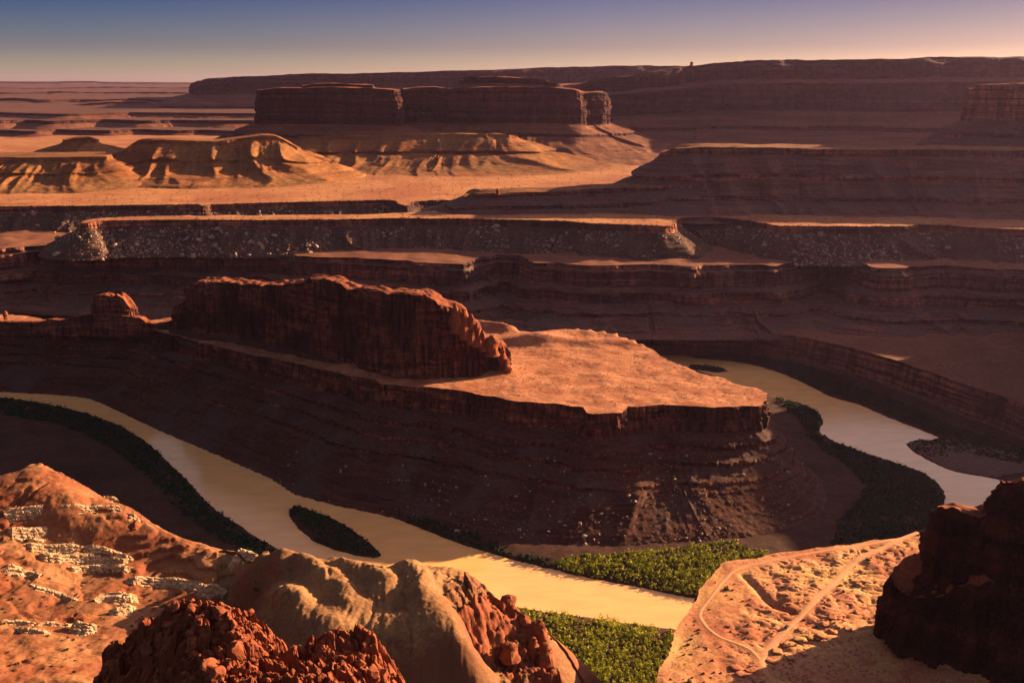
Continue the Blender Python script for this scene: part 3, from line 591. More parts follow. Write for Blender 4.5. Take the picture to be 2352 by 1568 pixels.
mesa([(60, 252, 9600), (150, 247, 9500), (205, 238, 9400), (255, 234, 9400), (340, 234, 9400), (365, 243, 9500), (440, 247, 9500)], 500, 330, [(0, 1, 'c'), (10, .8, 'c'), (160, .4, 't'), (420, 0, 't')], 33, 'dark isolated hill on the far plain left of the violet mesa', fine=7, cl=FC, ta=FT, cat='hill', name='hill', jit=((60, 300),))
mesa([(300, 250, 9000), (400, 246, 9000), (520, 240, 8800), (590, 238, 8800), (640, 244, 8800)], 400, 330, [(0, 1, 'c'), (10, .8, 'c'), (120, .4, 't'), (350, 0, 't')], 34, 'low dark hill in front of the violet mesa, left of the dark mesa', fine=7, cl=FC, ta=FT, cat='hill', name='hill', jit=((60, 300),))
mesa([(180, 268, 8200), (300, 264, 8100), (380, 261, 8100), (440, 262, 8100), (490, 268, 8100)], 250, 330, [(0, 1, 'c'), (8, .7, 'c'), (120, .2, 't'), (200, -.1, 't')], 35, 'long low dark ridge lying on the far plain', fine=7, cl=FC, ta=dict(FT, gul=15), cat='ridge', name='ridge', jit=((40, 300),))
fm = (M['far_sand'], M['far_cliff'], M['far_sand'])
BC = dict(but=120, butL=900, flu=40, fluL=260, led=14, ledL=60, rg=15, rgL=90); BT = dict(gul=90, gulL=900, led=14, ledL=60, rg=20, rgL=160)
mesa([(-500, 229, 10500), (-200, 226, 10500), (-40, 228, 10500), (40, 224, 10600), (90, 229, 10500), (160, 227, 10800), (230, 230, 10500), (300, 226, 10700), (360, 229, 10500), (440, 227, 10900), (560, 229, 10500)], 2500, 360, [(0, 1, 'c'), (25, .55, 'c'), (200, .25, 't'), (600, -.1, 't')], 36, 'hazy pink badlands tier below the far plateau', fine=13, cl=BC, ta=BT, jit=((220, 900), (110, 260)), cat='plateau', name='plateau')
mesa([(-500, 213, 14000), (-100, 211, 14000), (60, 214, 14000), (140, 210, 14200), (230, 213, 14500), (300, 211, 14500), (420, 213, 14000), (560, 212, 14000)], 3000, 395, [(0, 1, 'c'), (40, .55, 'c'), (300, .25, 't'), (800, -.1, 't')], 37, 'hazy pink middle tier of the far plateau', fine=18, cl=BC, ta=BT, jit=((300, 1200), (150, 350)), cat='plateau', name='plateau')
mesa([(-500, 202, 20000), (-100, 200, 20000), (100, 203, 20000), (260, 199, 20200), (400, 202, 20500), (560, 201, 20000)], 3000, 420, [(0, 1, 'c'), (60, .55, 'c'), (500, .25, 't'), (1200, -.1, 't')], 39, 'pale lavender upper tier of the far plateau', fine=26, cl=BC, ta=BT, jit=((300, 1600), (150, 450)), cat='plateau', name='plateau')
mesa([(-500, 189, 30000), (0, 188, 30000), (140, 189, 30000), (150, 187, 30000), (210, 187, 30000), (225, 189, 30000), (300, 190, 30000), (440, 191, 30000), (620, 192, 30000)], 9000, 430, [(0, 1, 'c'), (100, .7, 'c'), (900, .3, 't'), (2500, -.1, 't')], 38, 'farthest flat lavender plateau along the left horizon', fine=34, cl=BC, ta=BT, jit=((300, 2500),), cat='plateau', name='plateau')

# ------------------------------------------------------------------ foreground ground fields
def tps(ctrl):
    c = np.array(ctrl, float); n = len(c); d = np.hypot(c[:, None, 0]-c[None, :, 0], c[:, None, 1]-c[None, :, 1])
    U = np.where(d > 0, d*d*np.log(d+1e-9), 0)+np.eye(n)*3.0
    Pm = np.column_stack([np.ones(n), c[:, 0], c[:, 1]]); A = np.zeros((n+3, n+3)); A[:n, :n] = U; A[:n, n:] = Pm; A[n:, :n] = Pm.T
    wv = np.linalg.solve(A, np.concatenate([c[:, 2], [0, 0, 0]]))
    def f(x, y):
        x = np.asarray(x, float); y = np.asarray(y, float); z = wv[n]+wv[n+1]*x+wv[n+2]*y
        for i in range(n):
            r2 = (x-c[i, 0])**2+(y-c[i, 1])**2+1e-9; z = z+wv[i]*.5*r2*np.log(r2)
        return z
    return f
def hit(px, py, fz, y0=200, y1=900, n=500):      # where a sight line meets a ground field
    d = ray(px, py); Y = np.linspace(y0, y1, n); t = Y/d[1]
    z = CAM_H+d[2]*t; g = fz(d[0]*t, Y); k = np.nonzero(z <= g)[0]
    if not len(k): return None
    i = k[0]
    if i == 0: return None
    a, b_ = z[i-1]-g[i-1], z[i]-g[i]; q = a/(a-b_+1e-9); y = Y[i-1]+q*(Y[i]-Y[i-1]); t_ = y/d[1]
    return (d[0]*t_, y, CAM_H+d[2]*t_)
sil = [(-200, 1072, 320), (-60, 1085, 316), (0, 1090, 312), (55, 1072, 312), (90, 1065, 312), (128, 1083, 306), (215, 1138, 296), (290, 1168, 290), (310, 1200, 285), (350, 1224, 280), (420, 1245, 274), (500, 1264, 270), (545, 1276, 272),
       (600, 1274, 287), (650, 1269, 293), (720, 1277, 294), (800, 1291, 294), (865, 1299, 293), (905, 1295, 296), (1000, 1293, 296), (1060, 1301, 293), (1098, 1326, 284), (1118, 1365, 276), (1168, 1390, 268), (1210, 1420, 262), (1248, 1468, 254), (1262, 1530, 244), (1310, 1590, 236), (1340, 1660, 228)]
inn = [(0, 1130, 306), (100, 1128, 306), (150, 1150, 302), (60, 1180, 297), (130, 1180, 296), (200, 1180, 293), (260, 1186, 290), (0, 1225, 291), (60, 1225, 288), (120, 1238, 282), (200, 1235, 281), (270, 1235, 279),
       (200, 1290, 270), (100, 1300, 275), (0, 1300, 281), (300, 1300, 267), (380, 1290, 265), (450, 1320, 263), (250, 1340, 266), (0, 1400, 279), (150, 1400, 271), (300, 1400, 265), (400, 1360, 261), (480, 1390, 259),
       (-150, 1400, 285), (-150, 1200, 300), (0, 1500, 284), (150, 1500, 279), (300, 1480, 268), (0, 1568, 291), (200, 1568, 287), (-150, 1568, 298), (0, 1700, 294), (250, 1700, 285), (420, 1568, 262), (500, 1470, 256), (540, 1330, 262), (560, 1420, 256),
       (640, 1470, 282), (700, 1480, 285), (780, 1475, 286), (640, 1360, 291), (720, 1370, 292.5), (800, 1380, 292.5), (880, 1390, 292), (960, 1380, 293.5), (870, 1445, 288), (930, 1432, 290), (990, 1440, 289), (1050, 1400, 290),
       (1060, 1470, 283), (1100, 1500, 260), (1140, 1540, 253), (1160, 1450, 262), (1200, 1500, 254), (1220, 1580, 243),
       (600, 1600, 252)]
ctrl = PP(sil)+PP(inn)+QQ([(700, 1600, 490), (850, 1640, 498), (960, 1640, 498), (860, 1520, 512), (950, 1520, 512), (1030, 1560, 510)])
sw = np.array(PP(sil))
for i in range(len(sw)):
    a = sw[max(0, i-1)][:2]; b_ = sw[min(len(sw)-1, i+1)][:2]; tv = (b_-a)/np.linalg.norm(b_-a); nv = np.array([-tv[1], tv[0]])   # away from the camera
    ctrl += [(sw[i][0]+nv[0]*45, sw[i][1]+nv[1]*45, sw[i][2]-48), (sw[i][0]+nv[0]*130, sw[i][1]+nv[1]*130, sw[i][2]-150)]
near0 = tps(ctrl)
spines = [PP([(650, 1275, 292), (622, 1340, 285), (630, 1430, 270), (690, 1478, 262)]), PP([(690, 1285, 292), (735, 1350, 285), (790, 1400, 277), (800, 1460, 268)]), PP([(765, 1300, 292), (850, 1340, 286), (888, 1392, 279), (880, 1410, 275)]),
          PP([(940, 1300, 296), (960, 1360, 287), (970, 1420, 278)]), PP([(560, 1300, 275), (580, 1350, 268)])]
terr = np.array(PP([(-200, 1150), (300, 1150), (560, 1270), (560, 1420), (330, 1520), (-200, 1650)], 272))[:, :2]
hillpoly = np.array(PP([(500, 1255, 270), (560, 1240, 285), (900, 1262, 296), (1120, 1280, 284), (1220, 1380, 262), (1300, 1450, 250), (1420, 1600, 228), (1400, 1800, 228), (640, 1800, 240), (560, 1600, 245), (520, 1480, 256), (500, 1330, 262)]))[:, :2]
crag = np.array(PP([(1010, 1315, 292), (1095, 1318, 284), (1180, 1380, 266), (1260, 1450, 252), (1340, 1600, 232), (1180, 1640, 240), (1090, 1500, 260), (1010, 1400, 280)]))[:, :2]
def near_z(x, y):
    x = np.asarray(x, float); y = np.asarray(y, float)
    z = near0(x, y)
    z = z+2.0*fbm(x/38, y/38, 4.4, 3)+.8*fbm(x/9, y/9, 2.2, 4, .6)-1.5*np.clip(.14-np.abs(pn(x/34+.4*pn(x/11, y/11, 3), y/50, 1.4)), 0, 1)/.14
    ih = inside(x, y, hillpoly)
    sp = np.zeros(x.shape)
    for s_ in spines:
        d = sdist(x+2*pn(x/14, y/14, 3), y, np.array(s_), False); sp = np.maximum(sp, np.exp(-(d/9.5)**2))
    rl = pn(x/6.5+.5*pn(x/20, y/20, 1), y/45, 4.1); z = np.where(ih, z+5.5*sp-2.0-2.2*np.clip(.3-np.abs(rl), 0, 1)*(1-.6*sp)-.7*np.clip(.3-np.abs(pn(x/2.8+.4*pn(x/9, y/9, 2), y/24, 8.1)), 0, 1)+.4*fbm(x/13, y/13, 5, 3)+.28*fbm(x/2.2, y/2.2, 7, 3), z)
    # terraces on the left slope
    m = inside(x, y, terr)*np.clip(sdist(x, y, terr)/18, 0, 1)
    h = 4.4; wq = 4*pn(x/45, y/45, 6.1)+1.6*pn(x/13, y/13, 2.1); q = (z+wq)/h; fr = q-np.floor(q)
    tz = h*(np.floor(q)+sstep(.55, .9, fr))-wq
    m = m*.7*sstep(-.35, .3, pn(x/50, y/50, 8.2))
    z = z*(1-m)+tz*m+.35*fbm(x/4, y/4, 1.2, 2)*m
    mc = inside(x, y, crag)*np.clip(sdist(x, y, crag)/14, 0, 1)
    l1, j1, d1 = blocks(x/13+.2*pn(x/7, y/7, 1), y/15+.2*pn(x/7, y/7, 4), 3); l2, j2, d2 = blocks(x/5, y/5.5, 9)
    z = z+mc*(13*l1-4*sstep(.12, 0, j1)+5*l2-2*sstep(.15, 0, j2)+1.6*fbm(x/5, y/5, 8, 4))
    return z
st = .85
gx = np.arange(-460, 75, st); gy = np.arange(455, 830, st); GX, GY = np.meshgrid(gx, gy); GZ = near_z(GX, GY)
V = np.stack([GX.ravel(), GY.ravel(), GZ.ravel()], 1); F = gridfaces(len(gy), len(gx)).reshape(-1, 4)
fc = V[F].mean(1); ih = inside(fc[:, 0], fc[:, 1], hillpoly); ok = fc[:, 2] > 95
v_, f_ = sub(V, F[ok & ~ih]); o = link('hillside', raw_mesh('hillside', v_, f_, None, None, True)); NEARSIDE = o
tag(o, 'near left rocky slope with terraces and a sunlit orange knoll', 'hillside', None, 'structure')
v_, f_ = sub(V, F[ok & ih]); o = link('hill', raw_mesh('hill', v_, f_, None, None, True)); NEARHILL = o
tag(o, 'rounded brown gullied hill in the foreground above the river bend', 'hill')

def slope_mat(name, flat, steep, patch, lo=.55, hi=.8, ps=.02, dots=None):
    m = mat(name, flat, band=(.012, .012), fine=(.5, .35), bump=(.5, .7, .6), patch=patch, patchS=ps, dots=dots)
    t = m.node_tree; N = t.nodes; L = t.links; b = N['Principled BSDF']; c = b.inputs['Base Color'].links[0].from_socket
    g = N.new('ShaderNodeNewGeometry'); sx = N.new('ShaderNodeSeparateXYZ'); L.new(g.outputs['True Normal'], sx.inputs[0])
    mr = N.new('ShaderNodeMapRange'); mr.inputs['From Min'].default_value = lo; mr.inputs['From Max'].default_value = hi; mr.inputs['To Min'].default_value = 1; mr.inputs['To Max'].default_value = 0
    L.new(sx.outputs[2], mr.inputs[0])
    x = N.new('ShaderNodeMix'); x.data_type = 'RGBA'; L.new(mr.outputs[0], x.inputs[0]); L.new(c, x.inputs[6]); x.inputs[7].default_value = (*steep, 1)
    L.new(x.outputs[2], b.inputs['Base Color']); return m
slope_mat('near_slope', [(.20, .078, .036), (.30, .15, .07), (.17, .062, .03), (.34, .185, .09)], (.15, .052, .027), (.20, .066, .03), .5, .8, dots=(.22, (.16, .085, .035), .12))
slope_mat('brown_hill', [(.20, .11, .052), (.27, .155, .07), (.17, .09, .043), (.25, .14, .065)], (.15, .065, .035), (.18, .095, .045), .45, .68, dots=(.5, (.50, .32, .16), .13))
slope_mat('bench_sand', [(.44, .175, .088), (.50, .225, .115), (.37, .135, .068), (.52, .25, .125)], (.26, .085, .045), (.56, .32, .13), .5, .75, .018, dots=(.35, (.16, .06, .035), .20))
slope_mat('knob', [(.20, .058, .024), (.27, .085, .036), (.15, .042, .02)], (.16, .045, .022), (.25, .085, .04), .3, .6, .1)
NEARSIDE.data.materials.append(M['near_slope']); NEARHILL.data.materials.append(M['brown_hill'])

# red knob closest to the camera
ks = [(150, 1640, 300), (200, 1568, 306), (215, 1540, 308), (300, 1470, 307), (340, 1430, 305), (400, 1400, 302), (440, 1392, 300), (490, 1388, 300), (530, 1395, 299), (580, 1415, 298), (612, 1452, 298), (640, 1478, 299), (665, 1488, 300), (700, 1476, 301), (750, 1466, 302), (790, 1442, 302), (830, 1462, 300), (858, 1476, 298), (872, 1512, 294), (900, 1568, 290), (925, 1620, 285)]
ki = [(300, 1568, 289), (400, 1480, 287), (400, 1568, 273), (500, 1440, 291), (500, 1480, 283), (500, 1568, 266), (600, 1500, 284), (600, 1568, 268), (650, 1568, 266), (700, 1510, 290), (700, 1568, 272), (790, 1490, 293), (800, 1568, 277), (850, 1568, 283), (300, 1650, 275), (500, 1700, 246), (700, 1700, 250), (900, 1700, 270)]
kc = QQ(ks)+QQ(ki); kw = np.array(QQ(ks))
for i in range(len(kw)):
    a = kw[max(0, i-1)][:2]; b_ = kw[min(len(kw)-1, i+1)][:2]; tv = (b_-a)/np.linalg.norm(b_-a); nv = np.array([-tv[1], tv[0]])
    kc += [(kw[i][0]+nv[0]*12, kw[i][1]+nv[1]*12, kw[i][2]-22), (kw[i][0]+nv[0]*34, kw[i][1]+nv[1]*34, kw[i][2]-75)]
knob0 = tps(kc)
def _kb(x, y, r):
    l1, j1, d1 = blocks(x/6.5, y/5.0, 5); l2, j2, d2 = blocks(x/2.6+.2*l1, y/2.1, 8); l3, j3, d3 = blocks(x/1.2, y/1.0, 3)
    return 5.0*l1+.6*(.45-d1)-1.8*sstep(.10, 0, j1)+2.6*l2+.2*(.4-d2)-.9*sstep(.14, 0, j2)+.9*l3
def knob_z(x, y):
    x = np.asarray(x, float); y = np.asarray(y, float); wx = x+.8*pn(x/3, y/3, 2); wy = y+.8*pn(x/3, y/3, 7)
    r = sstep(.3, -.3, pn(x/22, y/22, 4.5))
    return knob0(x, y)+1.5*fbm(x/14, y/14, 1, 3)+_kb(wx, wy, r)+.35*fbm(x/1.6, y/1.6, 3, 3)
st = .3
gx = np.arange(-140, -15, st); gy = np.arange(238, 345, st); GX, GY = np.meshgrid(gx, gy); GZ = knob_z(GX, GY)
V = np.stack([GX.ravel(), GY.ravel(), GZ.ravel()], 1); F = gridfaces(len(gy), len(gx)).reshape(-1, 4); ok = V[F][:, :, 2].mean(1) > 340
v_, f_ = sub(V, F[ok]); o = link('rock_mound', raw_mesh('rock_mound', v_, f_, None, M['knob'], False))
tag(o, 'dark red lumpy rock knob closest to the camera at the bottom edge', 'rock mound')

# right bench with the dirt tracks
bench = [(1490, 1700), (1496, 1620), (1514, 1530), (1545, 1470), (1556, 1430), (1590, 1390), (1612, 1350), (1640, 1318), (1658, 1292), (1680, 1286), (1712, 1287), (1742, 1280), (1772, 1274), (1776, 1270), (1812, 1268), (1822, 1263), (1864, 1264), (1872, 1258), (1915, 1258), (1922, 1252), (1946, 1252), (1956, 1246), (1990, 1246), (2000, 1240), (2066, 1235), (2150, 1228), (2300, 1225), (2500, 1300), (2600, 1500), (2500, 1720)]
gul = np.array(PP([(1710, 1322), (1735, 1345), (1760, 1375), (1790, 1395), (1830, 1408)], 250)); roadA = PP([(2110, 1222), (2067, 1238), (2030, 1258), (1979, 1278), (1938, 1308.6), (1914, 1339), (1877, 1373), (1837, 1417), (1806, 1444.5), (1779, 1474.5), (1755, 1501.6), (1748, 1522), (1759, 1542), (1779, 1568), (1800, 1600), (1830, 1660)], 250)
roadB = PP([(2067, 1236.5), (2020, 1245), (1972, 1254), (1894, 1264.6), (1826.5, 1276), (1752, 1292), (1708, 1301), (1681, 1313), (1657, 1339), (1634, 1369.5), (1611, 1396.6), (1606, 1413.5), (1623, 1440.6), (1650, 1462.6), (1691, 1478), (1725, 1491), (1746, 1514)], 250)
roadC = PP([(1950, 1257), (1966, 1260), (1975, 1268), (1977, 1280)], 250)
def bench_base(x, y):
    x = np.asarray(x, float); y = np.asarray(y, float)
    h = 1.3*fbm(x/45, y/45, 9, 3)+.35*fbm(x/9, y/9, 4, 3)
    h = h-2.2*np.exp(-(sdist(x, y, gul, False)/3.2)**2)
    cr = np.abs(pn(x/9+.4*pn(x/5, y/5), y/7, 12)); rk = sstep(120, 165, x-(y-560)*.35)
    h = h-rk*1.2*sstep(.12, .0, cr)+rk*.8*np.tanh(3*pn(x/14, y/14, 5))
    return h
def bench_cap(x, y, d):
    h = bench_base(x, y); dr = np.minimum(sdist(x, y, np.array(roadA), False), sdist(x, y, np.array(roadB), False))
    kx = sstep(1.5, 6, dr)
    hs = .9*fbm(x/45, y/45, 9, 2)
    return (h*kx+hs*(1-kx))*sstep(0, 5, d)
loft('bench', PP(bench, 250), [(0, 1, 'c'), (1.5, .93, 'c'), (3, .90, 'c'), (5, .74, 'c'), (8, .72, 'c'), (12, .5, 'c'), (45, .34, 't'), (50, .28, 'c'), (140, -.02, 't')], 0, 1.0, 1.3, jit=((3, 30), (1.2, 7)), seed=40, mats=(M['bench_sand'], M['cliff'], M['talus']),
     cl=dict(but=2.5, butL=20, flu=2, fluL=8, led=.8, ledL=5, rg=.6, rgL=3), cap_step=1.25, cap_h=bench_cap, corner=1.0, label='sunlit flat rock bench with dirt tracks above the river', cat='bench', kind='structure', names=('bench_top', 'bench_cliff', 'bench_talus'))
from mathutils.bvhtree import BVHTree
def bvh(name, part):
    L_ = LOFTS[name]; V_ = L_['cap']
    return BVHTree.FromPolygons([tuple(v) for v in V_.tolist()], [tuple(f) for f in L_['tri'].tolist()])
BB = bvh('bench', 'cap')
def bench_z(x, y):
    h = BB.ray_cast(Vector((x, y, 900)), Vector((0, 0, -1))); return h[0].z if h[0] is not None else 250.0
road_m = mat('dirt_road', [(.50, .26, .135), (.56, .31, .165), (.46, .23, .115)], band=(.05, .05), fine=(.6, .25), bump=(.2, .5, .8))
def road(pts, wd, label):
    p = np.array(pts)[:, :2]; p = smooth_open(densify(p, 1.5), 8); d = np.gradient(p, axis=0); d /= np.linalg.norm(d, axis=1)[:, None]; nn = np.stack([-d[:, 1], d[:, 0]], 1)
    ks_ = [-.5, -.3, -.1, .1, .3, .5]; rows = []
    for i in range(len(p)):
        wv = wd*(1+.22*float(pn(i*.07, wd, 3)))
        for k in ks_:
            q = p[i]+nn[i]*k*wv; rows.append((q[0], q[1], bench_z(q[0], q[1])+(.22 if abs(k) < .4 else .05)-.08*(abs(abs(k)-.3) < .01)))
    return tag(link('dirt_track', raw_mesh('dirt_track', rows, gridfaces(len(p), 6).reshape(-1, 4), None, road_m, True)), label, 'dirt road', None, 'structure')
road(roadA, 4.4, 'wide pale dirt track crossing the middle of the bench'); road(roadB, 2.6, 'narrow dirt track looping round the outer edge of the bench'); road(roadC, 2.0, 'short dirt spur joining the two tracks')

# dark cliff at the right edge
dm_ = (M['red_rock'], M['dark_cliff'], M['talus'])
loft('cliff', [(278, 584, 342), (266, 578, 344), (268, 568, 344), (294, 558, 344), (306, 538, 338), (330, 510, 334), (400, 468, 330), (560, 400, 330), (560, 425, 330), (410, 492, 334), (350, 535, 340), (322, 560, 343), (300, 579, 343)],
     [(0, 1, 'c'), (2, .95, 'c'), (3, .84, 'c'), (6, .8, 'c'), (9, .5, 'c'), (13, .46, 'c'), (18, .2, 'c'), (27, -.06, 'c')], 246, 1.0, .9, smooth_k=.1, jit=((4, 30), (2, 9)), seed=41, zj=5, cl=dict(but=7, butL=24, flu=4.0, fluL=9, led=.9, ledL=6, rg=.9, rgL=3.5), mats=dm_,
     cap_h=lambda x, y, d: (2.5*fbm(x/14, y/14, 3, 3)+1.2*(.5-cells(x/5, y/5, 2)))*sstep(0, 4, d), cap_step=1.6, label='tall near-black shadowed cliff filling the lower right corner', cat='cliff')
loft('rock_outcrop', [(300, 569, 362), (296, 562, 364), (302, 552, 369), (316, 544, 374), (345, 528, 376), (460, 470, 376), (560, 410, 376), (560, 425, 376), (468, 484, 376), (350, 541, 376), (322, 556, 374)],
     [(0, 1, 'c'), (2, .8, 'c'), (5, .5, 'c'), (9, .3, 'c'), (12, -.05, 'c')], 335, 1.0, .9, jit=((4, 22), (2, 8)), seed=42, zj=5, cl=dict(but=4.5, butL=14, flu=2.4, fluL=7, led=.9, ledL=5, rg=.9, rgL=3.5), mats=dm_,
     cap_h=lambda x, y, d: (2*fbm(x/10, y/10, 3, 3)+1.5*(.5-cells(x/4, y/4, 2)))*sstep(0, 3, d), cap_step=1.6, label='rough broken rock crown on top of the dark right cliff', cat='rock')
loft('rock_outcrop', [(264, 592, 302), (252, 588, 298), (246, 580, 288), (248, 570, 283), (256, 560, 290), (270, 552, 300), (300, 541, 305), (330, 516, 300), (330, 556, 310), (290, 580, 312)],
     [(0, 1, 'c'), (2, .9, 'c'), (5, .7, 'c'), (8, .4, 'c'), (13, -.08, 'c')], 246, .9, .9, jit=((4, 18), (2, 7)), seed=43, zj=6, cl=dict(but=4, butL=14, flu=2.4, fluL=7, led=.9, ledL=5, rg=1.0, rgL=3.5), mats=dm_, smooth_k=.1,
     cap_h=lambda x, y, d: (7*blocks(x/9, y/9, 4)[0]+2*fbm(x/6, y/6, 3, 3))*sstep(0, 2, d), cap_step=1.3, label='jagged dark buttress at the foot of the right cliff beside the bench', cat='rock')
# <<<LAND

# ------------------------------------------------------------------ plants along the river
def leaf_mat(name, a, b, c):
    m = bpy.data.materials.new(name); m.use_nodes = True; t = m.node_tree; N = t.nodes; L = t.links; p = N['Principled BSDF']
    p.inputs['Roughness'].default_value = .8; p.inputs['Specular IOR Level'].default_value = .1
    g = N.new('ShaderNodeNewGeometry'); n = N.new('ShaderNodeTexNoise'); n.inputs['Scale'].default_value = .11; n.inputs['Detail'].default_value = 5
    L.new(g.outputs['Position'], n.inputs['Vector']); r = N.new('ShaderNodeValToRGB'); e = r.color_ramp.elements; e.new(.5)
    for i, (q, k) in enumerate(((.34, a), (.5, b), (.66, c))): e[i].position = q; e[i].color = (*k, 1)
    L.new(n.outputs['Fac'], r.inputs[0]); L.new(r.outputs[0], p.inputs['Base Color']); M[name] = m; return m
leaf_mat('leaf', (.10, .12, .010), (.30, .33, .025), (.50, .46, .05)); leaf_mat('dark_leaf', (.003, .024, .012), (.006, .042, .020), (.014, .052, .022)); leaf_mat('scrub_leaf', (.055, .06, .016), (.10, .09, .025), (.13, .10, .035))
def bush_quads(cx, cy, cz, r, h, n, rng, s):
    k = len(cx); tot = k*n
    d = rng.normal(size=(k, n, 3)); d /= np.linalg.norm(d, axis=2)[..., None]; d[..., 2] = np.abs(d[..., 2])
    rad = rng.uniform(.55, 1.05, (k, n, 1))*(1+.25*np.sin(d[..., 0:1]*5+cx[:, None, None]))
    c = np.stack([cx, cy, cz], 1)[:, None, :]+d*rad*np.stack([r, r, h], 1)[:, None, :]
    a = rng.normal(size=(k, n, 3))*.8+d; a /= np.linalg.norm(a, axis=2)[..., None]
    u = np.cross(a, rng.normal(size=(k, n, 3))); u /= np.linalg.norm(u, axis=2)[..., None]; v = np.cross(a, u)
    sz = rng.uniform(.6, 1.3, (k, n, 1))*s
    q = np.stack([c-u*sz-v*sz*.6, c+u*sz-v*sz*.6, c+u*sz*.6+v*sz, c-u*sz*.7+v*sz*.8], 2).reshape(-1, 3)
    return q, np.arange(tot*4).reshape(-1, 4)
def thicket(poly, step, r, h, n, s, m, seed, label, z=3.0, thin=.1, water=True):
    rng = np.random.RandomState(seed); p = np.array(PP(poly, z))[:, :2]; mn, mx = p.min(0), p.max(0)
    gx, gy = np.meshgrid(np.arange(mn[0]-8, mx[0]+8, step), np.arange(mn[1]-8, mx[1]+8, step)); x = gx.ravel()+rng.uniform(-.5, .5, gx.size)*step; y = gy.ravel()+rng.uniform(-.5, .5, gx.size)*step
    k = inside(x+9*pn(x/16, y/16, seed+.2)+4*pn(x/6, y/6, seed), y+9*pn(x/16, y/16, seed+5.2)+4*pn(x/6, y/6, seed+3), p) & (rng.uniform(size=x.size) > thin+.45*(pn(x/22, y/22, seed) < -.28)); x, y = x[k], y[k]; zz = floor_z(x, y)
    k = zz > .6; x, y, zz = x[k], y[k], zz[k]
    f = (.45+.9*rng.uniform(size=len(x))**1.6)*(1+.7*pn(x/28, y/28, seed+.5))+.8*(rng.uniform(size=len(x)) < .04)
    q, fa = bush_quads(x, y, zz, r*f, h*f, n, rng, s)
    return tag(link('thicket', raw_mesh('thicket', q, fa, None, M[m], False)), label, 'thicket', None, 'stuff')
thicket([(1150, 1385), (1260, 1402), (1330, 1412), (1400, 1422), (1560, 1446), (1580, 1500), (1540, 1660), (1260, 1700), (1200, 1560), (1180, 1440)], 3.7, 2.4, 4.2, 52, .5, 'leaf', 1, 'yellow-green sunlit thicket on the near river bank beside the bench')
thicket([(1262, 1302), (1290, 1288), (1310, 1279), (1400, 1274), (1500, 1268), (1600, 1257), (1690, 1250), (1760, 1270), (1800, 1340), (1640, 1374), (1590, 1370), (1480, 1350), (1400, 1335), (1330, 1320)], 3.9, 2.5, 4.0, 46, .55, 'leaf', 2, 'yellow-green thicket on the far bank below the peninsula')
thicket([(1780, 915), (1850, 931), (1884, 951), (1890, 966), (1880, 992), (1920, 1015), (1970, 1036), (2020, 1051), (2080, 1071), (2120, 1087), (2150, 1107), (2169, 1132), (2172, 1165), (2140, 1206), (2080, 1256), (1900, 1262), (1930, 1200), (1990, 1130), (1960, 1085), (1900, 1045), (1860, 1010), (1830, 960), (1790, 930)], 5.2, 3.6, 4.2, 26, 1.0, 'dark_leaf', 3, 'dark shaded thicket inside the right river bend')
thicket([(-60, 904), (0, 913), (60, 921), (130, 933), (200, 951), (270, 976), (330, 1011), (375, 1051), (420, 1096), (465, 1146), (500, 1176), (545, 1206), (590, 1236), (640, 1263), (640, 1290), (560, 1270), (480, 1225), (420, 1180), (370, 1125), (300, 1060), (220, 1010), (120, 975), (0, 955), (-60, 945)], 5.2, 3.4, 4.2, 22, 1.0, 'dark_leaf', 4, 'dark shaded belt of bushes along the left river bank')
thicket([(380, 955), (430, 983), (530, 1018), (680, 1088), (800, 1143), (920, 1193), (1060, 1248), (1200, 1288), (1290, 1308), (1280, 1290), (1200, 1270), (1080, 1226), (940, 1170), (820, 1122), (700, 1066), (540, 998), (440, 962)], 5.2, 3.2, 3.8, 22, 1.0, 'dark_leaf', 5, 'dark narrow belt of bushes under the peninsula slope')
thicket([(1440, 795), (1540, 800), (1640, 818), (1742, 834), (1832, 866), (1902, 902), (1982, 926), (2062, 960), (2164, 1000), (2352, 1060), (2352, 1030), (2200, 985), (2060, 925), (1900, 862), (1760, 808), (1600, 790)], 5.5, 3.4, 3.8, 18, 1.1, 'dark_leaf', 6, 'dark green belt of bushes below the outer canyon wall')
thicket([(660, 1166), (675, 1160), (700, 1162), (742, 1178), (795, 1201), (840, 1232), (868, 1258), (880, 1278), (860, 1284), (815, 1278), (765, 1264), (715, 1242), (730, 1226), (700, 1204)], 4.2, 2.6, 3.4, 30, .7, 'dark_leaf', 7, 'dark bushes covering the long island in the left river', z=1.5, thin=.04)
thicket([(1585, 838), (1620, 840), (1660, 846), (1674, 852), (1650, 856), (1610, 850)], 5, 2.8, 3.2, 20, 1.0, 'dark_leaf', 8, 'dark bushes on the thin river spit beyond the plateau', z=1.5, thin=0)
def scrub(name_pts, n_, s_, label, seed):
    rng = np.random.RandomState(seed); c = name_pts[rng.choice(len(name_pts), n_)]; k = pn(c[:, 0]/45, c[:, 1]/45, seed) > -.25; c = c[k]
    f = s_*(.5+rng.uniform(size=len(c))**2*1.2); q, fa = bush_quads(c[:, 0]+rng.uniform(-1, 1, len(c)), c[:, 1]+rng.uniform(-1, 1, len(c)), c[:, 2]-.15, f, f*.8, 9, rng, .42*s_)
    tag(link('scrub', raw_mesh('scrub', q, fa, None, M['scrub_leaf'], False)), label, 'scrub', None, 'stuff')
cp_ = LOFTS['peninsula']['cap']; scrub(cp_[cp_[:, 0] > -120], 1700, .9, 'sparse low scrub dotted over the sunlit peninsula top', 61)
cp_ = LOFTS['desert_plain']['cap']; scrub(cp_[(np.hypot(cp_[:, 0], cp_[:, 1]) < 4300) & (np.abs(cp_[:, 0]) < .55*cp_[:, 1])], 5000, 2.0, 'sparse low scrub dotted over the desert plain', 62)
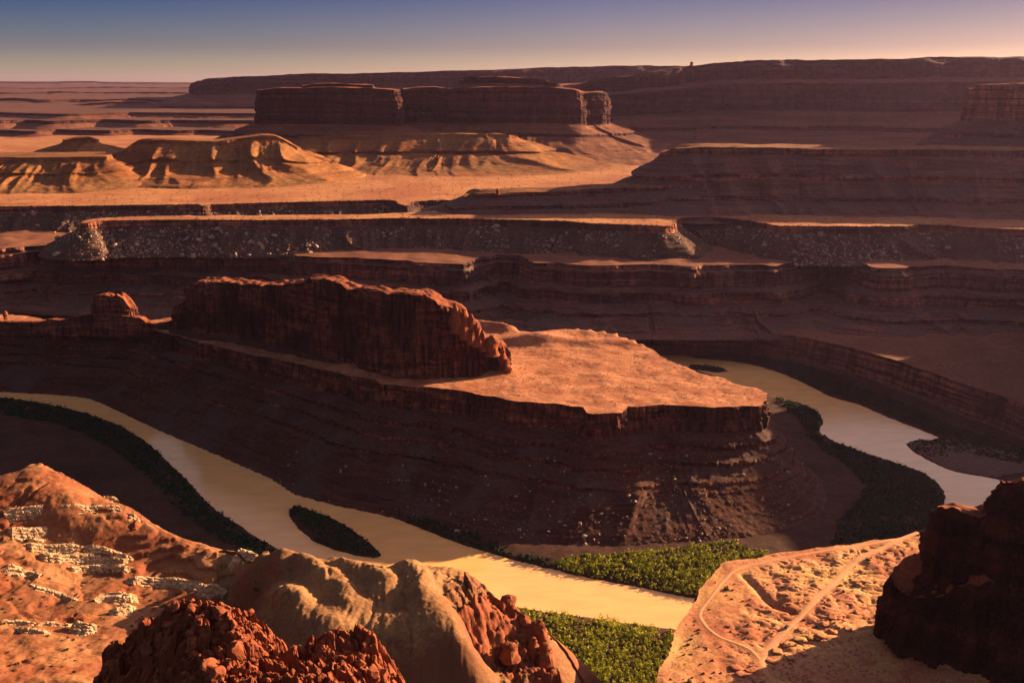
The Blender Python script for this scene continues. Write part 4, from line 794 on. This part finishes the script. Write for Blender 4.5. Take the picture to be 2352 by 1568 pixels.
thicket([(2084, 1012), (2165, 1008), (2352, 1046), (2400, 1062), (2352, 1072), (2260, 1052), (2190, 1040), (2150, 1052), (2110, 1038)], 5.0, 2.6, 2.8, 22, .9, 'dark_leaf', 9, 'dark patchy bushes along the back of the right sandbar', thin=.3)
# sandbar at the right
sbg = np.array(PP([(2086, 1014), (2165, 1012), (2352, 1050), (2400, 1085), (2290, 1096), (2230, 1088), (2182, 1078), (2132, 1053), (2094, 1030)], 1))[:, :2]

bx_, by_ = np.meshgrid(np.arange(sbg[:, 0].min(), sbg[:, 0].max(), 4), np.arange(sbg[:, 1].min(), sbg[:, 1].max(), 4))
bz_ = floor_z(bx_, by_)+.35; fa = gridfaces(*bx_.shape).reshape(-1, 4); V3 = np.stack([bx_.ravel(), by_.ravel(), bz_.ravel()], 1); cc = V3[fa].mean(1)
v_, f_ = sub(V3, fa[inside(cc[:, 0], cc[:, 1], sbg)])
mat('bar', [(.12, .07, .055), (.16, .095, .075), (.10, .058, .045)], band=(.02, .02), fine=(.2, .3))
tag(link('sandbar', raw_mesh('sandbar', v_, f_, None, M['bar'], True)), 'flat pinkish sandbar beside the right river branch', 'sandbar', None, 'structure')
# ------------------------------------------------------------------ boulders, slabs, spires, shrubs
def ico(nsub):
    import bmesh
    bm = bmesh.new(); bmesh.ops.create_icosphere(bm, subdivisions=nsub, radius=1); v = np.array([p.co[:] for p in bm.verts]); f = np.array([[q.index for q in p.verts] for p in bm.faces]); bm.free(); return v, f
IV2, IF2 = ico(2); IV3, IF3 = ico(3); IV1, IF1 = ico(1)
def boulder_v(V, seed, cut=.68, amp=.12, rg=0):
    rng = np.random.RandomState(seed); v = V.copy()
    for _ in range(12):
        nrm = rng.normal(size=3); nrm /= np.linalg.norm(nrm); d = v@nrm; lim = rng.uniform(cut-.15, cut+.15); ex = np.maximum(0, d-lim); v = v-ex[:, None]*nrm*.92
    v = v*(1+amp*fbm(v[:, 0]*1.3+seed*3.1, v[:, 1]*1.3, v[:, 2]*1.3, 3))[:, None]
    return v*np.array([rng.uniform(.85, 1.25), rng.uniform(.8, 1.1), rng.uniform(.6, .95)])
PALE = [raw_mesh('boulder', boulder_v(IV2, 50+i), None, IF2, M['pale_rock'], False) for i in range(6)]
REDB = [raw_mesh('boulder', boulder_v(IV3, 70+i, .72, .14), None, IF3, M['red_rock'], False) for i in range(7)]
rng = random.Random(5)
def put(me, name, loc, sc, label, cat, group, rz=None, tilt=.3, flat=1.0):
    o = link(name, me); o.location = loc; o.rotation_euler = (rng.uniform(-tilt, tilt), rng.uniform(-tilt, tilt), rng.uniform(0, 6.28) if rz is None else rz)
    o.scale = (sc*rng.uniform(.8, 1.2), sc*rng.uniform(.8, 1.2), sc*flat*rng.uniform(.75, 1.15)); return tag(o, label, cat, group)
def project(p):
    x, y, z = p[..., 0], p[..., 1], p[..., 2]-CAM_H; dp = y*CP-z*SP; up = y*SP+z*CP
    return 1176+FV*x/dp, 784-FV*up/dp
# pale boulders on the peninsula slope
L_ = LOFTS['peninsula']; V_ = L_['V']; m_, n_ = V_.shape[:2]; rr = np.random.RandomState(3)
ok = np.zeros((m_, n_), bool); ok[~L_['kd']] = True; px_, py_ = project(V_)
ok &= (px_ > 560) & (px_ < 1860) & (py_ > 960) & (py_ < 1262)
wgt = (np.clip((py_-940)/300, .05, 1)**1.5*np.clip((px_-400)/1000, .1, 1)*(.25+np.clip(.6+1.5*pn(V_[..., 0]/40, V_[..., 1]/40, 3), 0, 2)))*ok
pick = rr.choice(m_*n_, 420, replace=False, p=(wgt/wgt.sum()).ravel())
vb = []; fb = []; k0 = 0
for j_, i in enumerate(pick):
    p = V_.reshape(-1, 3)[i]; s_ = min(5.2, 1.0/(rr.uniform(.06, 1)**.55)*.85)
    if s_ < 1.5:
        v = boulder_v(IV1, int(rr.randint(40)), .75)*s_+p+np.array([0, 0, s_*.3]); vb.append(v); fb.append(IF1+k0); k0 += len(IV1); continue
    put(PALE[rr.randint(6)], 'boulder', (p[0], p[1], p[2]+s_*.3), s_, 'pale boulder lying on the dark shaded slope of the peninsula', 'boulder', 'pale boulders strewn on the peninsula slope')
tag(link('rubble', raw_mesh('rubble', np.vstack(vb), None, np.vstack(fb), M['pale_rock'], False)), 'scattered small pale stones on the peninsula slope', 'rubble', None, 'stuff')
# pale boulders under the plain's rim
L_ = LOFTS['desert_plain']; V_ = L_['V']; m_, n_ = V_.shape[:2]; ok = np.zeros((m_, n_), bool); ok[~L_['kd']] = True; px_, py_ = project(V_)
dist_ = np.hypot(V_[..., 0], V_[..., 1]); ok &= (px_ > -10) & (px_ < 2360) & (dist_ < 3800) & (V_[..., 2] > 172)
wgt = (np.clip(-.12+2.0*pn(V_[..., 0]/110, V_[..., 1]/110, 6), 0.015, 2)+1.2*np.exp(-((px_-215)/50)**2)+.6*np.exp(-((px_-430)/160)**2)+.8*np.exp(-((px_-1900)/130)**2))*ok
pick = rr.choice(m_*n_, 2600, replace=False, p=(wgt/wgt.sum()).ravel()); szs = np.sort(rr.uniform(.03, 1, 2600)**-.45*2.0)[::-1].clip(0, 9)
for i, s_ in zip(pick[:80], szs[:80]):
    p = V_.reshape(-1, 3)[i]; put(PALE[rr.randint(6)], 'boulder', (p[0], p[1], p[2]+s_*.25), s_, 'pale boulder among the fallen rocks below the rim of the desert plain', 'boulder', 'pale boulders below the rim of the plain')
vb = []; fb = []; k0 = 0
for i, s_ in zip(pick[80:], szs[80:]):
    p = V_.reshape(-1, 3)[i]; v = boulder_v(IV1, int(rr.randint(40)), .75)*s_*rr.uniform(.7, 1.3, 3)+p; vb.append(v); fb.append(IF1+k0); k0 += len(IV1)
tag(link('rubble', raw_mesh('rubble', np.vstack(vb), None, np.vstack(fb), M['pale_rock'], False)), 'small pale fallen rocks covering the slope below the rim', 'rubble', None, 'stuff')
# lumpy boulders on the red knob
kb = 0
for _ in range(3000):
    if kb >= 75: break
    px, py = rng.uniform(230, 900), rng.uniform(1385, 1568)
    h = hit(px, py, knob_z, 240, 340, 300)
    if h is None: continue
    s_ = min(3.4, .95*rng.random()**-.45)
    if px < 430 and rng.random() < .6: continue
    put(REDB[rng.randrange(7)], 'boulder', (h[0], h[1], h[2]+s_*.25), s_, 'rounded red boulder on the dark red knob at the bottom edge', 'boulder', 'red boulders on the knob', tilt=.6); kb += 1
# slab ledges on the left slope
def zx(x, y): return (x*.3385, 1041.2+y*.3385)
def slab_v(seed, cut=.7):
    v = IV3.copy(); v = np.sign(v)*np.abs(v)**.55; v = v/np.abs(v).max()
    v = v*(1+.16*fbm(v[:, 0]*1.6+seed*2.7, v[:, 1]*1.6, v[:, 2]*2.4, 3))[:, None]; v[:, 2] += .16*np.tanh(6*pn(v[:, 2]*2.2+seed, .3, .1))*np.abs(v[:, 2]); return v
ledges = [([(30, 600), (200, 612), (360, 622)], 'upper'), ([(160, 680), (330, 690), (500, 705), (700, 735), (870, 765)], ''), ([(250, 740), (420, 755), (560, 765), (730, 785), (860, 792)], ''), ([(440, 812), (600, 818), (760, 812), (920, 832)], ''), ([(0, 842), (140, 850), (280, 862)], ''),
          ([(150, 905), (240, 930), (330, 955), (420, 990), (505, 1022)], ''), ([(850, 902), (1000, 905), (1150, 915), (1320, 940), (1470, 975)], ''), ([(720, 1022), (830, 1030), (950, 1032)], ''), ([(1280, 975), (1380, 990), (1470, 1005)], ''), ([(760, 1115), (850, 1105), (950, 1092)], ''),
          ([(0, 1162), (160, 1165), (300, 1172), (480, 1182), (680, 1192)], ''), ([(420, 1222), (520, 1238), (620, 1252)], ''), ([(340, 408), (490, 412), (600, 410), (720, 408), (870, 405)], ''), ([(20, 475), (120, 472), (230, 468), (330, 445)], ''), ([(1500, 770), (1540, 800), (1570, 850)], ''),
          ([(1570, 672), (1660, 680), (1760, 692)], ''), ([(820, 440), (870, 455), (910, 475)], ''), ([(670, 288), (710, 298), (740, 312)], ''), ([(0, 780), (100, 792), (180, 800)], ''), ([(60, 1210), (200, 1222), (330, 1235)], ''), ([(600, 770), (720, 790)], '')]
lrng = random.Random(9)
locs = ['on the upper left slope', 'in the long row across the left slope', 'in the second row of the left slope', 'in the short row below the long rows', 'at the left picture edge halfway down the slope', 'curving down the lower left slope', 'left of the brown hill', 'small and low in front of the brown hill', 'just left of the brown hill base', 'short and near the red knob', 'long and flat low on the left slope', 'above the bottom left brown mound',
        'under the shaded knoll of the ridge', 'at the left edge under the orange knoll', 'on the left shoulder of the brown hill', 'on the saddle beside the brown hill', 'at the tip of the ridge crest', 'high on the ridge crest', 'at the left edge above the slab rows', 'in the lowest left corner rows', 'between the two long rows']
for li, (pl, _) in enumerate(ledges):
    cps = [zx(*q) for q in pl]; pts = densify(np.array(cps), 2.5); hp = [hit(q[0], q[1], near_z, 455, 820, 500) for q in pts]; hp = np.array([q for q in hp if q is not None])
    if len(hp) < 4: continue
    hp = smooth_open(hp, 6); p = smooth_open(densify(hp, .45), 6); nu = len(p); c0 = p[0].copy(); K = lrng.choice((2, 3, 4, 5)); W = 2.2+1.9*K
    sw_ = np.linspace(0, W, int(W/.33)); uu = np.concatenate([[0], np.cumsum(np.linalg.norm(np.diff(p[:, :2], axis=0), axis=1))])
    U, S_ = np.meshgrid(uu, sw_); d = np.gradient(p[:, :2], axis=0); d /= np.linalg.norm(d, axis=1)[:, None]; nn = np.stack([-d[:, 1], d[:, 0]], 1); nn *= np.sign(nn[:, 1:2]+1e-9)
    endt = np.minimum(1, np.minimum(U, uu[-1]-U)/5.0); H = np.full(U.shape, -1.0); sd = li*7.3
    for k in range(K):
        fk = .5+k*1.9+1.7*pn(U/9, sd, k*2.2)+.8*pn(U/3, sd, k*2.2+9)+(1-endt)*2.5
        H += (1.15+.5*pn(U/14, k*3.1, sd))*sstep(fk-.2, fk+.2, S_)
        ju = U/4.3+.5*pn(U/6, k*5.1, sd)+.12*S_; jd = np.abs(ju-np.round(ju))*4.3; here = sstep(fk-.3, fk+.2, S_)*sstep(fk+2.6, fk+1.6, S_)
        H -= 1.0*np.exp(-(jd/.3)**2)*here*(.4+.6*(pn(np.round(ju)*7.7, k, sd) > -.2))
        H += .35*pn(np.round(ju)*3.3+.5, k*2.5, sd)*here
    H += .25*fbm(U/2.2, S_/1.5, sd, 3)-2.2*sstep(W-1.2, W, S_)-1.5*(1-endt)
    X_ = p[None, :, 0]+nn[None, :, 0]*S_; Y_ = p[None, :, 1]+nn[None, :, 1]*S_; Zb = .5*p[None, :, 2]+.5*near_z(X_, Y_)
    vs = [np.stack([X_.ravel(), Y_.ravel(), (Zb+H).ravel()], 1)-c0]; fq = gridfaces(len(sw_), nu).reshape(-1, 4)
    o = link('sandstone_ledge', raw_mesh('sandstone_ledge', vs[0], fq, None, M['white_rock'], False)); o.location = c0
    tag(o, 'white sandstone slab ledge '+locs[li], 'rock ledge', 'white sandstone ledges on the left slope')
# spires
def spire(x, y, z, h, r, seed, label, mat_='red_rock', cat='rock spire', group=None, cap=1.0):
    na, nv = 14, 16; v = []
    for i in range(nv):
        t_ = i/(nv-1)
        for j in range(na):
            a = 6.2832*j/na; rad = r*(1.25-.55*t_)*(1+.35*float(pn(math.cos(a)*1.1+seed*3.7, math.sin(a)*1.1, t_*4)))*(1+.22*math.sin(t_*9+seed))*(1 if t_ < .93 else .55)*(cap if t_ > .8 else 1)
            v.append((rad*math.cos(a), rad*math.sin(a), h*t_+.04*h*float(pn(a, seed, t_*3))))
    v.append((0, 0, h*1.02)); f = gridfaces(nv, na, True).reshape(-1, 4); tp = np.array([[(nv-1)*na+j, (nv-1)*na+(j+1) % na, nv*na] for j in range(na)])
    o = link('rock_spire', raw_mesh('rock_spire', v, f, tp, M[mat_], False)); o.location = (x, y, z); return tag(o, label, cat, group)
def spire_px(px, ytop, ybot, Y, wpx, seed, label, **k):
    a = Q(px, ytop, Y); b_ = Q(px, ybot, Y); s_ = FV/(Y*1.03); return spire(b_[0], b_[1], b_[2], a[2]-b_[2], wpx/2/s_, seed, label, **k)
spire_px(1588, 142, 153, 5690, 7, 1, 'tiny lone rock spire standing on the far mesa skyline')
spire_px(1143, 433, 446, 2745, 8, 2, 'small knob of rock standing on the low dark tongue ridge', cap=1.3)
for i, (a, b_, c, d, e, lb) in enumerate([(1046, 700, 765, 1558, 24, 'leftmost lit rock tower on the right end of the big butte'), (1066, 710, 780, 1560, 22, 'tall lit rock tower second from the left on the end of the big butte'), (1082, 722, 790, 1563, 20, 'middle lit rock tower on the right end of the big butte'), (1096, 742, 795, 1566, 18, 'slim lit rock tower low on the end of the big butte'),
                                           (1108, 758, 805, 1570, 16, 'rightmost small lit tower on the end of the big butte'), (1130, 770, 815, 1574, 30, 'squat rock block on the lower step of the big butte'), (1155, 796, 850, 1586, 18, 'dark pillar at the foot of the big butte tip'), (1164, 825, 864, 1580, 20, 'broken rock stump at the very tip of the big butte')]):
    spire_px(a, b_, c, d, e, 10+i, lb)
for i, (a, b_, c, d, e, lb) in enumerate([(262, 676, 720, 2000, 7, 'mushroom-topped pillar on the small craggy outcrop'), (284, 686, 722, 1998, 7, 'thin capped pillar right of the small craggy outcrop'), (289, 700, 726, 1996, 8, 'short lit pillar at the right foot of the craggy outcrop'), (300, 716, 732, 1994, 9, 'low lit stone beside the craggy outcrop'), (14, 714, 732, 1995, 10, 'small lit knob at the left edge on the narrow neck')]):
    spire_px(a, b_, c, d, e, 30+i, lb, cap=1.35)
for i, (px, py, hh, r_, lb) in enumerate([(1112, 1405, 9, 4.5, 'blocky outcrop tower behind the rubble of the brown hill end'), (1168, 1392, 13, 5, 'highest dark red tower at the right end of the brown hill'), (1205, 1440, 14, 4, 'leaning red tower above the thicket'), (1240, 1470, 20, 4, 'tall slim red pillar beside the thicket'), (1225, 1500, 16, 4, 'red pillar in front of the tall slim one'), (1252, 1520, 18, 4.5, 'rightmost red pillar over the thicket'), (1170, 1500, 12, 5, 'broad red pillar in the middle of the rubble')]):
    h = hit(px, py, near_z, 455, 820, 600)
    if h: spire(h[0], h[1], h[2]-5, hh, r_, 50+i, lb, mat_='red_rock' if i < 7 else 'pale_rock')
loft('rock_outcrop', PP([(1052, 1405, 286), (1085, 1375, 283), (1125, 1368, 279), (1175, 1388, 271), (1212, 1418, 264), (1246, 1462, 256), (1256, 1520, 246), (1300, 1585, 238), (1320, 1650, 232), (1230, 1660, 232), (1170, 1600, 240), (1110, 1530, 256), (1070, 1460, 270)]),
     [(0, 1, 'c'), (2, .93, 'c'), (4, .82, 'c'), (7, .7, 'c'), (10, .45, 'c'), (16, .2, 'c'), (30, -.05, 't')], 170, .9, .9, jit=((5, 22), (2.5, 7)), seed=44, cl=dict(but=5, butL=18, flu=3.5, fluL=8, led=1.0, ledL=5, rg=1.0, rgL=3.5), corner=.8, cap_step=1.1,
     cap_h=lambda x, y, d: (9*blocks(x/11+.3*pn(x/7, y/7, 1), y/12, 3)[0]+4*blocks(x/4.5, y/5, 9)[0]-2*sstep(.15, 0, blocks(x/4.5, y/5, 9)[1])+1.5*fbm(x/4, y/4, 2, 3))*sstep(0, 2.5, d), mats=(M['red_rock'], M['red_rock'], M['talus']), label='broken red cliff and rubble at the right end of the brown hill above the thicket', cat='rock')
# red blocks in the rubble of the brown hill end
kb = 0
for _ in range(900):
    if kb >= 34: break
    px, py = rng.uniform(1085, 1300), rng.uniform(1360, 1568)
    if py < 1330+(px-1000)*.45-60 or py > 1380+(px-1000)*1.1: continue
    h = hit(px, py, near_z, 455, 820, 500)
    if h is None: continue
    put(REDB[rng.randrange(7)], 'boulder', (h[0], h[1], h[2]+.5), min(4, 1.1*rng.random()**-.4), 'red broken block in the rubble at the right end of the brown hill', 'boulder', 'red blocks in the rubble of the brown hill', tilt=.6); kb += 1
# shrubs
def shrub_mesh(seed, m):
    r_ = np.random.RandomState(seed); q, f = bush_quads(np.zeros(3)+r_.uniform(-.5, .5, 3), r_.uniform(-.5, .5, 3), np.zeros(3), np.full(3, .75), np.full(3, .9), 34, r_, .2); return raw_mesh('shrub', q, f, None, m, False)
SH = [shrub_mesh(i, M['scrub_leaf']) for i in range(5)]
ks_ = 0
for _ in range(2000):
    if ks_ >= 125: break
    px, py = rng.uniform(0, 600), rng.uniform(1130, 1568)
    if py < 1100+px*.33: continue
    if px > 440 and py > 1400: continue
    if px > 190 and py > 1440+ (420-px)*.3: continue
    h = hit(px, py, near_z, 455, 820, 400)
    if h is None: continue
    put(SH[rng.randrange(5)], 'shrub', (h[0], h[1], h[2]-.1), rng.uniform(.55, 1.25)*(1.7 if rng.random() < .1 else 1), 'small yellow-green shrub dotted over the rocky left slope', 'shrub', 'shrubs on the left slope', tilt=.1); ks_ += 1
bp_ = np.array(PP([(1530, 1560), (1560, 1450), (1600, 1380), (1640, 1330), (1700, 1305), (1960, 1265), (2040, 1262), (1990, 1350), (1990, 1400), (1860, 1500), (1770, 1568), (1700, 1620), (1540, 1640)], 250))[:, :2]
mn, mx = bp_.min(0), bp_.max(0); ks_ = 0
for _ in range(4000):
    if ks_ >= 170: break
    x, y = rng.uniform(mn[0], mx[0]), rng.uniform(mn[1], mx[1])
    if not inside(np.array([x]), np.array([y]), bp_)[0]: continue
    if min(float(sdist(np.array([x]), np.array([y]), np.array(roadA), False)[0]), float(sdist(np.array([x]), np.array([y]), np.array(roadB), False)[0])) < 3.4: continue
    if float(pn(x/22, y/22, 3)) < -.12 and rng.random() < .8: continue
    put(SH[rng.randrange(5)], 'shrub', (x, y, bench_z(x, y)-.1), rng.uniform(.45, 1.1)*(1.8 if rng.random() < .1 else 1), 'low dark shrub dotted over the sunlit bench beside the tracks', 'shrub', 'shrubs on the bench', tilt=.1); ks_ += 1
# flat slabs along the shaded side of the bench
slb = [slab_v(200+i) for i in range(5)]; SLM = [raw_mesh('rock_slab', v*np.array([1, .8, .28]), None, IF3, M['bench_sand'], True) for v in slb]
for i in range(42):
    t_ = rng.random(); q = zx(560+t_*700+rng.uniform(-30, 40), 1340-t_*300+rng.uniform(-20, 130)) if i > 8 else zx(380+rng.uniform(0, 200), 1420+rng.uniform(0, 140))
    p = P(1555.7+(q[0]), q[1], 250); 
    if sdist(np.array([p[0]]), np.array([p[1]]), np.array(roadA), False)[0] < 5: continue
    put(SLM[rng.randrange(5)], 'rock_slab', (p[0], p[1], bench_z(p[0], p[1])+.1), rng.uniform(2.0, 4.2), 'flat cracked orange rock slab beside the wide dirt track on the bench', 'rock slab', 'flat slabs on the bench', tilt=.06)
# ------------------------------------------------------------------ car on the track
def simple(name, rgb, rough=.4, metal=0.0):
    m = bpy.data.materials.new(name); m.use_nodes = True; b = m.node_tree.nodes['Principled BSDF']; b.inputs['Base Color'].default_value = (*rgb, 1); b.inputs['Roughness'].default_value = rough; b.inputs['Metallic'].default_value = metal; return m
import bmesh
def box_obj(name, boxes, m, parent, bev=.08):
    bm = bmesh.new()
    for (cx, cy, cz, sx, sy, sz, tx) in boxes:
        r_ = bmesh.ops.create_cube(bm, size=1)
        for v in r_['verts']:
            k = 1-tx*(v.co.z > 0); v.co = Vector((cx+v.co.x*sx*k, cy+v.co.y*sy*(1-tx*.6*(v.co.z > 0)), cz+v.co.z*sz))
    bmesh.ops.bevel(bm, geom=list(bm.edges), offset=bev, segments=2, affect='EDGES', profile=.5)
    me = bpy.data.meshes.new(name); bm.to_mesh(me); bm.free(); me.materials.append(m); return link(name, me, parent)
cp = P(1806.5, 1442, 250); car = bpy.data.objects.new('car', None); COL.objects.link(car); car.location = (cp[0], cp[1], bench_z(cp[0], cp[1])+.2)
car.rotation_euler = (0, 0, math.atan2(-(roadA[8][0]-roadA[9][0]), roadA[8][1]-roadA[9][1])); tag(car, 'small dark car driving along the wide dirt track on the bench', 'car')
paint, glass, tyre, lampm, chrome = simple('dark_paint', (.02, .02, .022), .3), simple('car_glass', (.03, .04, .05), .05), simple('tyre_rubber', (.02, .02, .02), .9), simple('red_lens', (.35, .02, .02), .3), simple('pale_bumper', (.6, .58, .55), .4)
box_obj('body', [(0, 0, .75, 1.85, 4.5, .65, .04), (0, -.35, 1.4, 1.7, 2.9, .75, .14)], paint, car)
box_obj('rear_window', [(0, -1.77, 1.42, 1.35, .04, .42, .05)], glass, car, .01); box_obj('windscreen', [(0, 1.02, 1.42, 1.35, .04, .42, .05)], glass, car, .01)
for sx in (-1, 1): box_obj('side_window', [(sx*.81, -.35, 1.42, .05, 2.3, .36, .0)], glass, car, .01); box_obj('tail_light', [(sx*.78, -2.25, .85, .2, .05, .25, 0)], lampm, car, .01)
box_obj('bumper', [(0, -2.27, .5, 1.75, .12, .22, 0)], chrome, car, .03)
for sx in (-1, 1):
    for sy in (-1.4, 1.4):
        bm = bmesh.new(); bmesh.ops.create_cone(bm, cap_ends=True, segments=20, radius1=.37, radius2=.37, depth=.26, matrix=Matrix.Translation((sx*.84, sy, .37))@Matrix.Rotation(math.pi/2, 4, 'Y')); me = bpy.data.meshes.new('wheel'); bm.to_mesh(me); bm.free(); me.materials.append(tyre); link('wheel', me, car)

# ------------------------------------------------------------------ air
bm = bmesh.new(); bmesh.ops.create_cube(bm, size=1); me = bpy.data.meshes.new('haze'); bm.to_mesh(me); bm.free()
hz = link('haze', me); hz.scale = (130000, 66000, 905); hz.location = (0, 32000, 445); tag(hz, 'thin mauve evening haze filling the canyon', 'haze', None, 'stuff')
hm = bpy.data.materials.new('haze'); hm.use_nodes = True; t = hm.node_tree; t.nodes.clear(); ho = t.nodes.new('ShaderNodeOutputMaterial'); pv = t.nodes.new('ShaderNodeVolumePrincipled')
pv.inputs['Color'].default_value = (.56, .42, .74, 1); pv.inputs['Density'].default_value = 6.2e-6; pv.inputs['Anisotropy'].default_value = .5
t.links.new(pv.outputs[0], ho.inputs['Volume']); me.materials.append(hm)
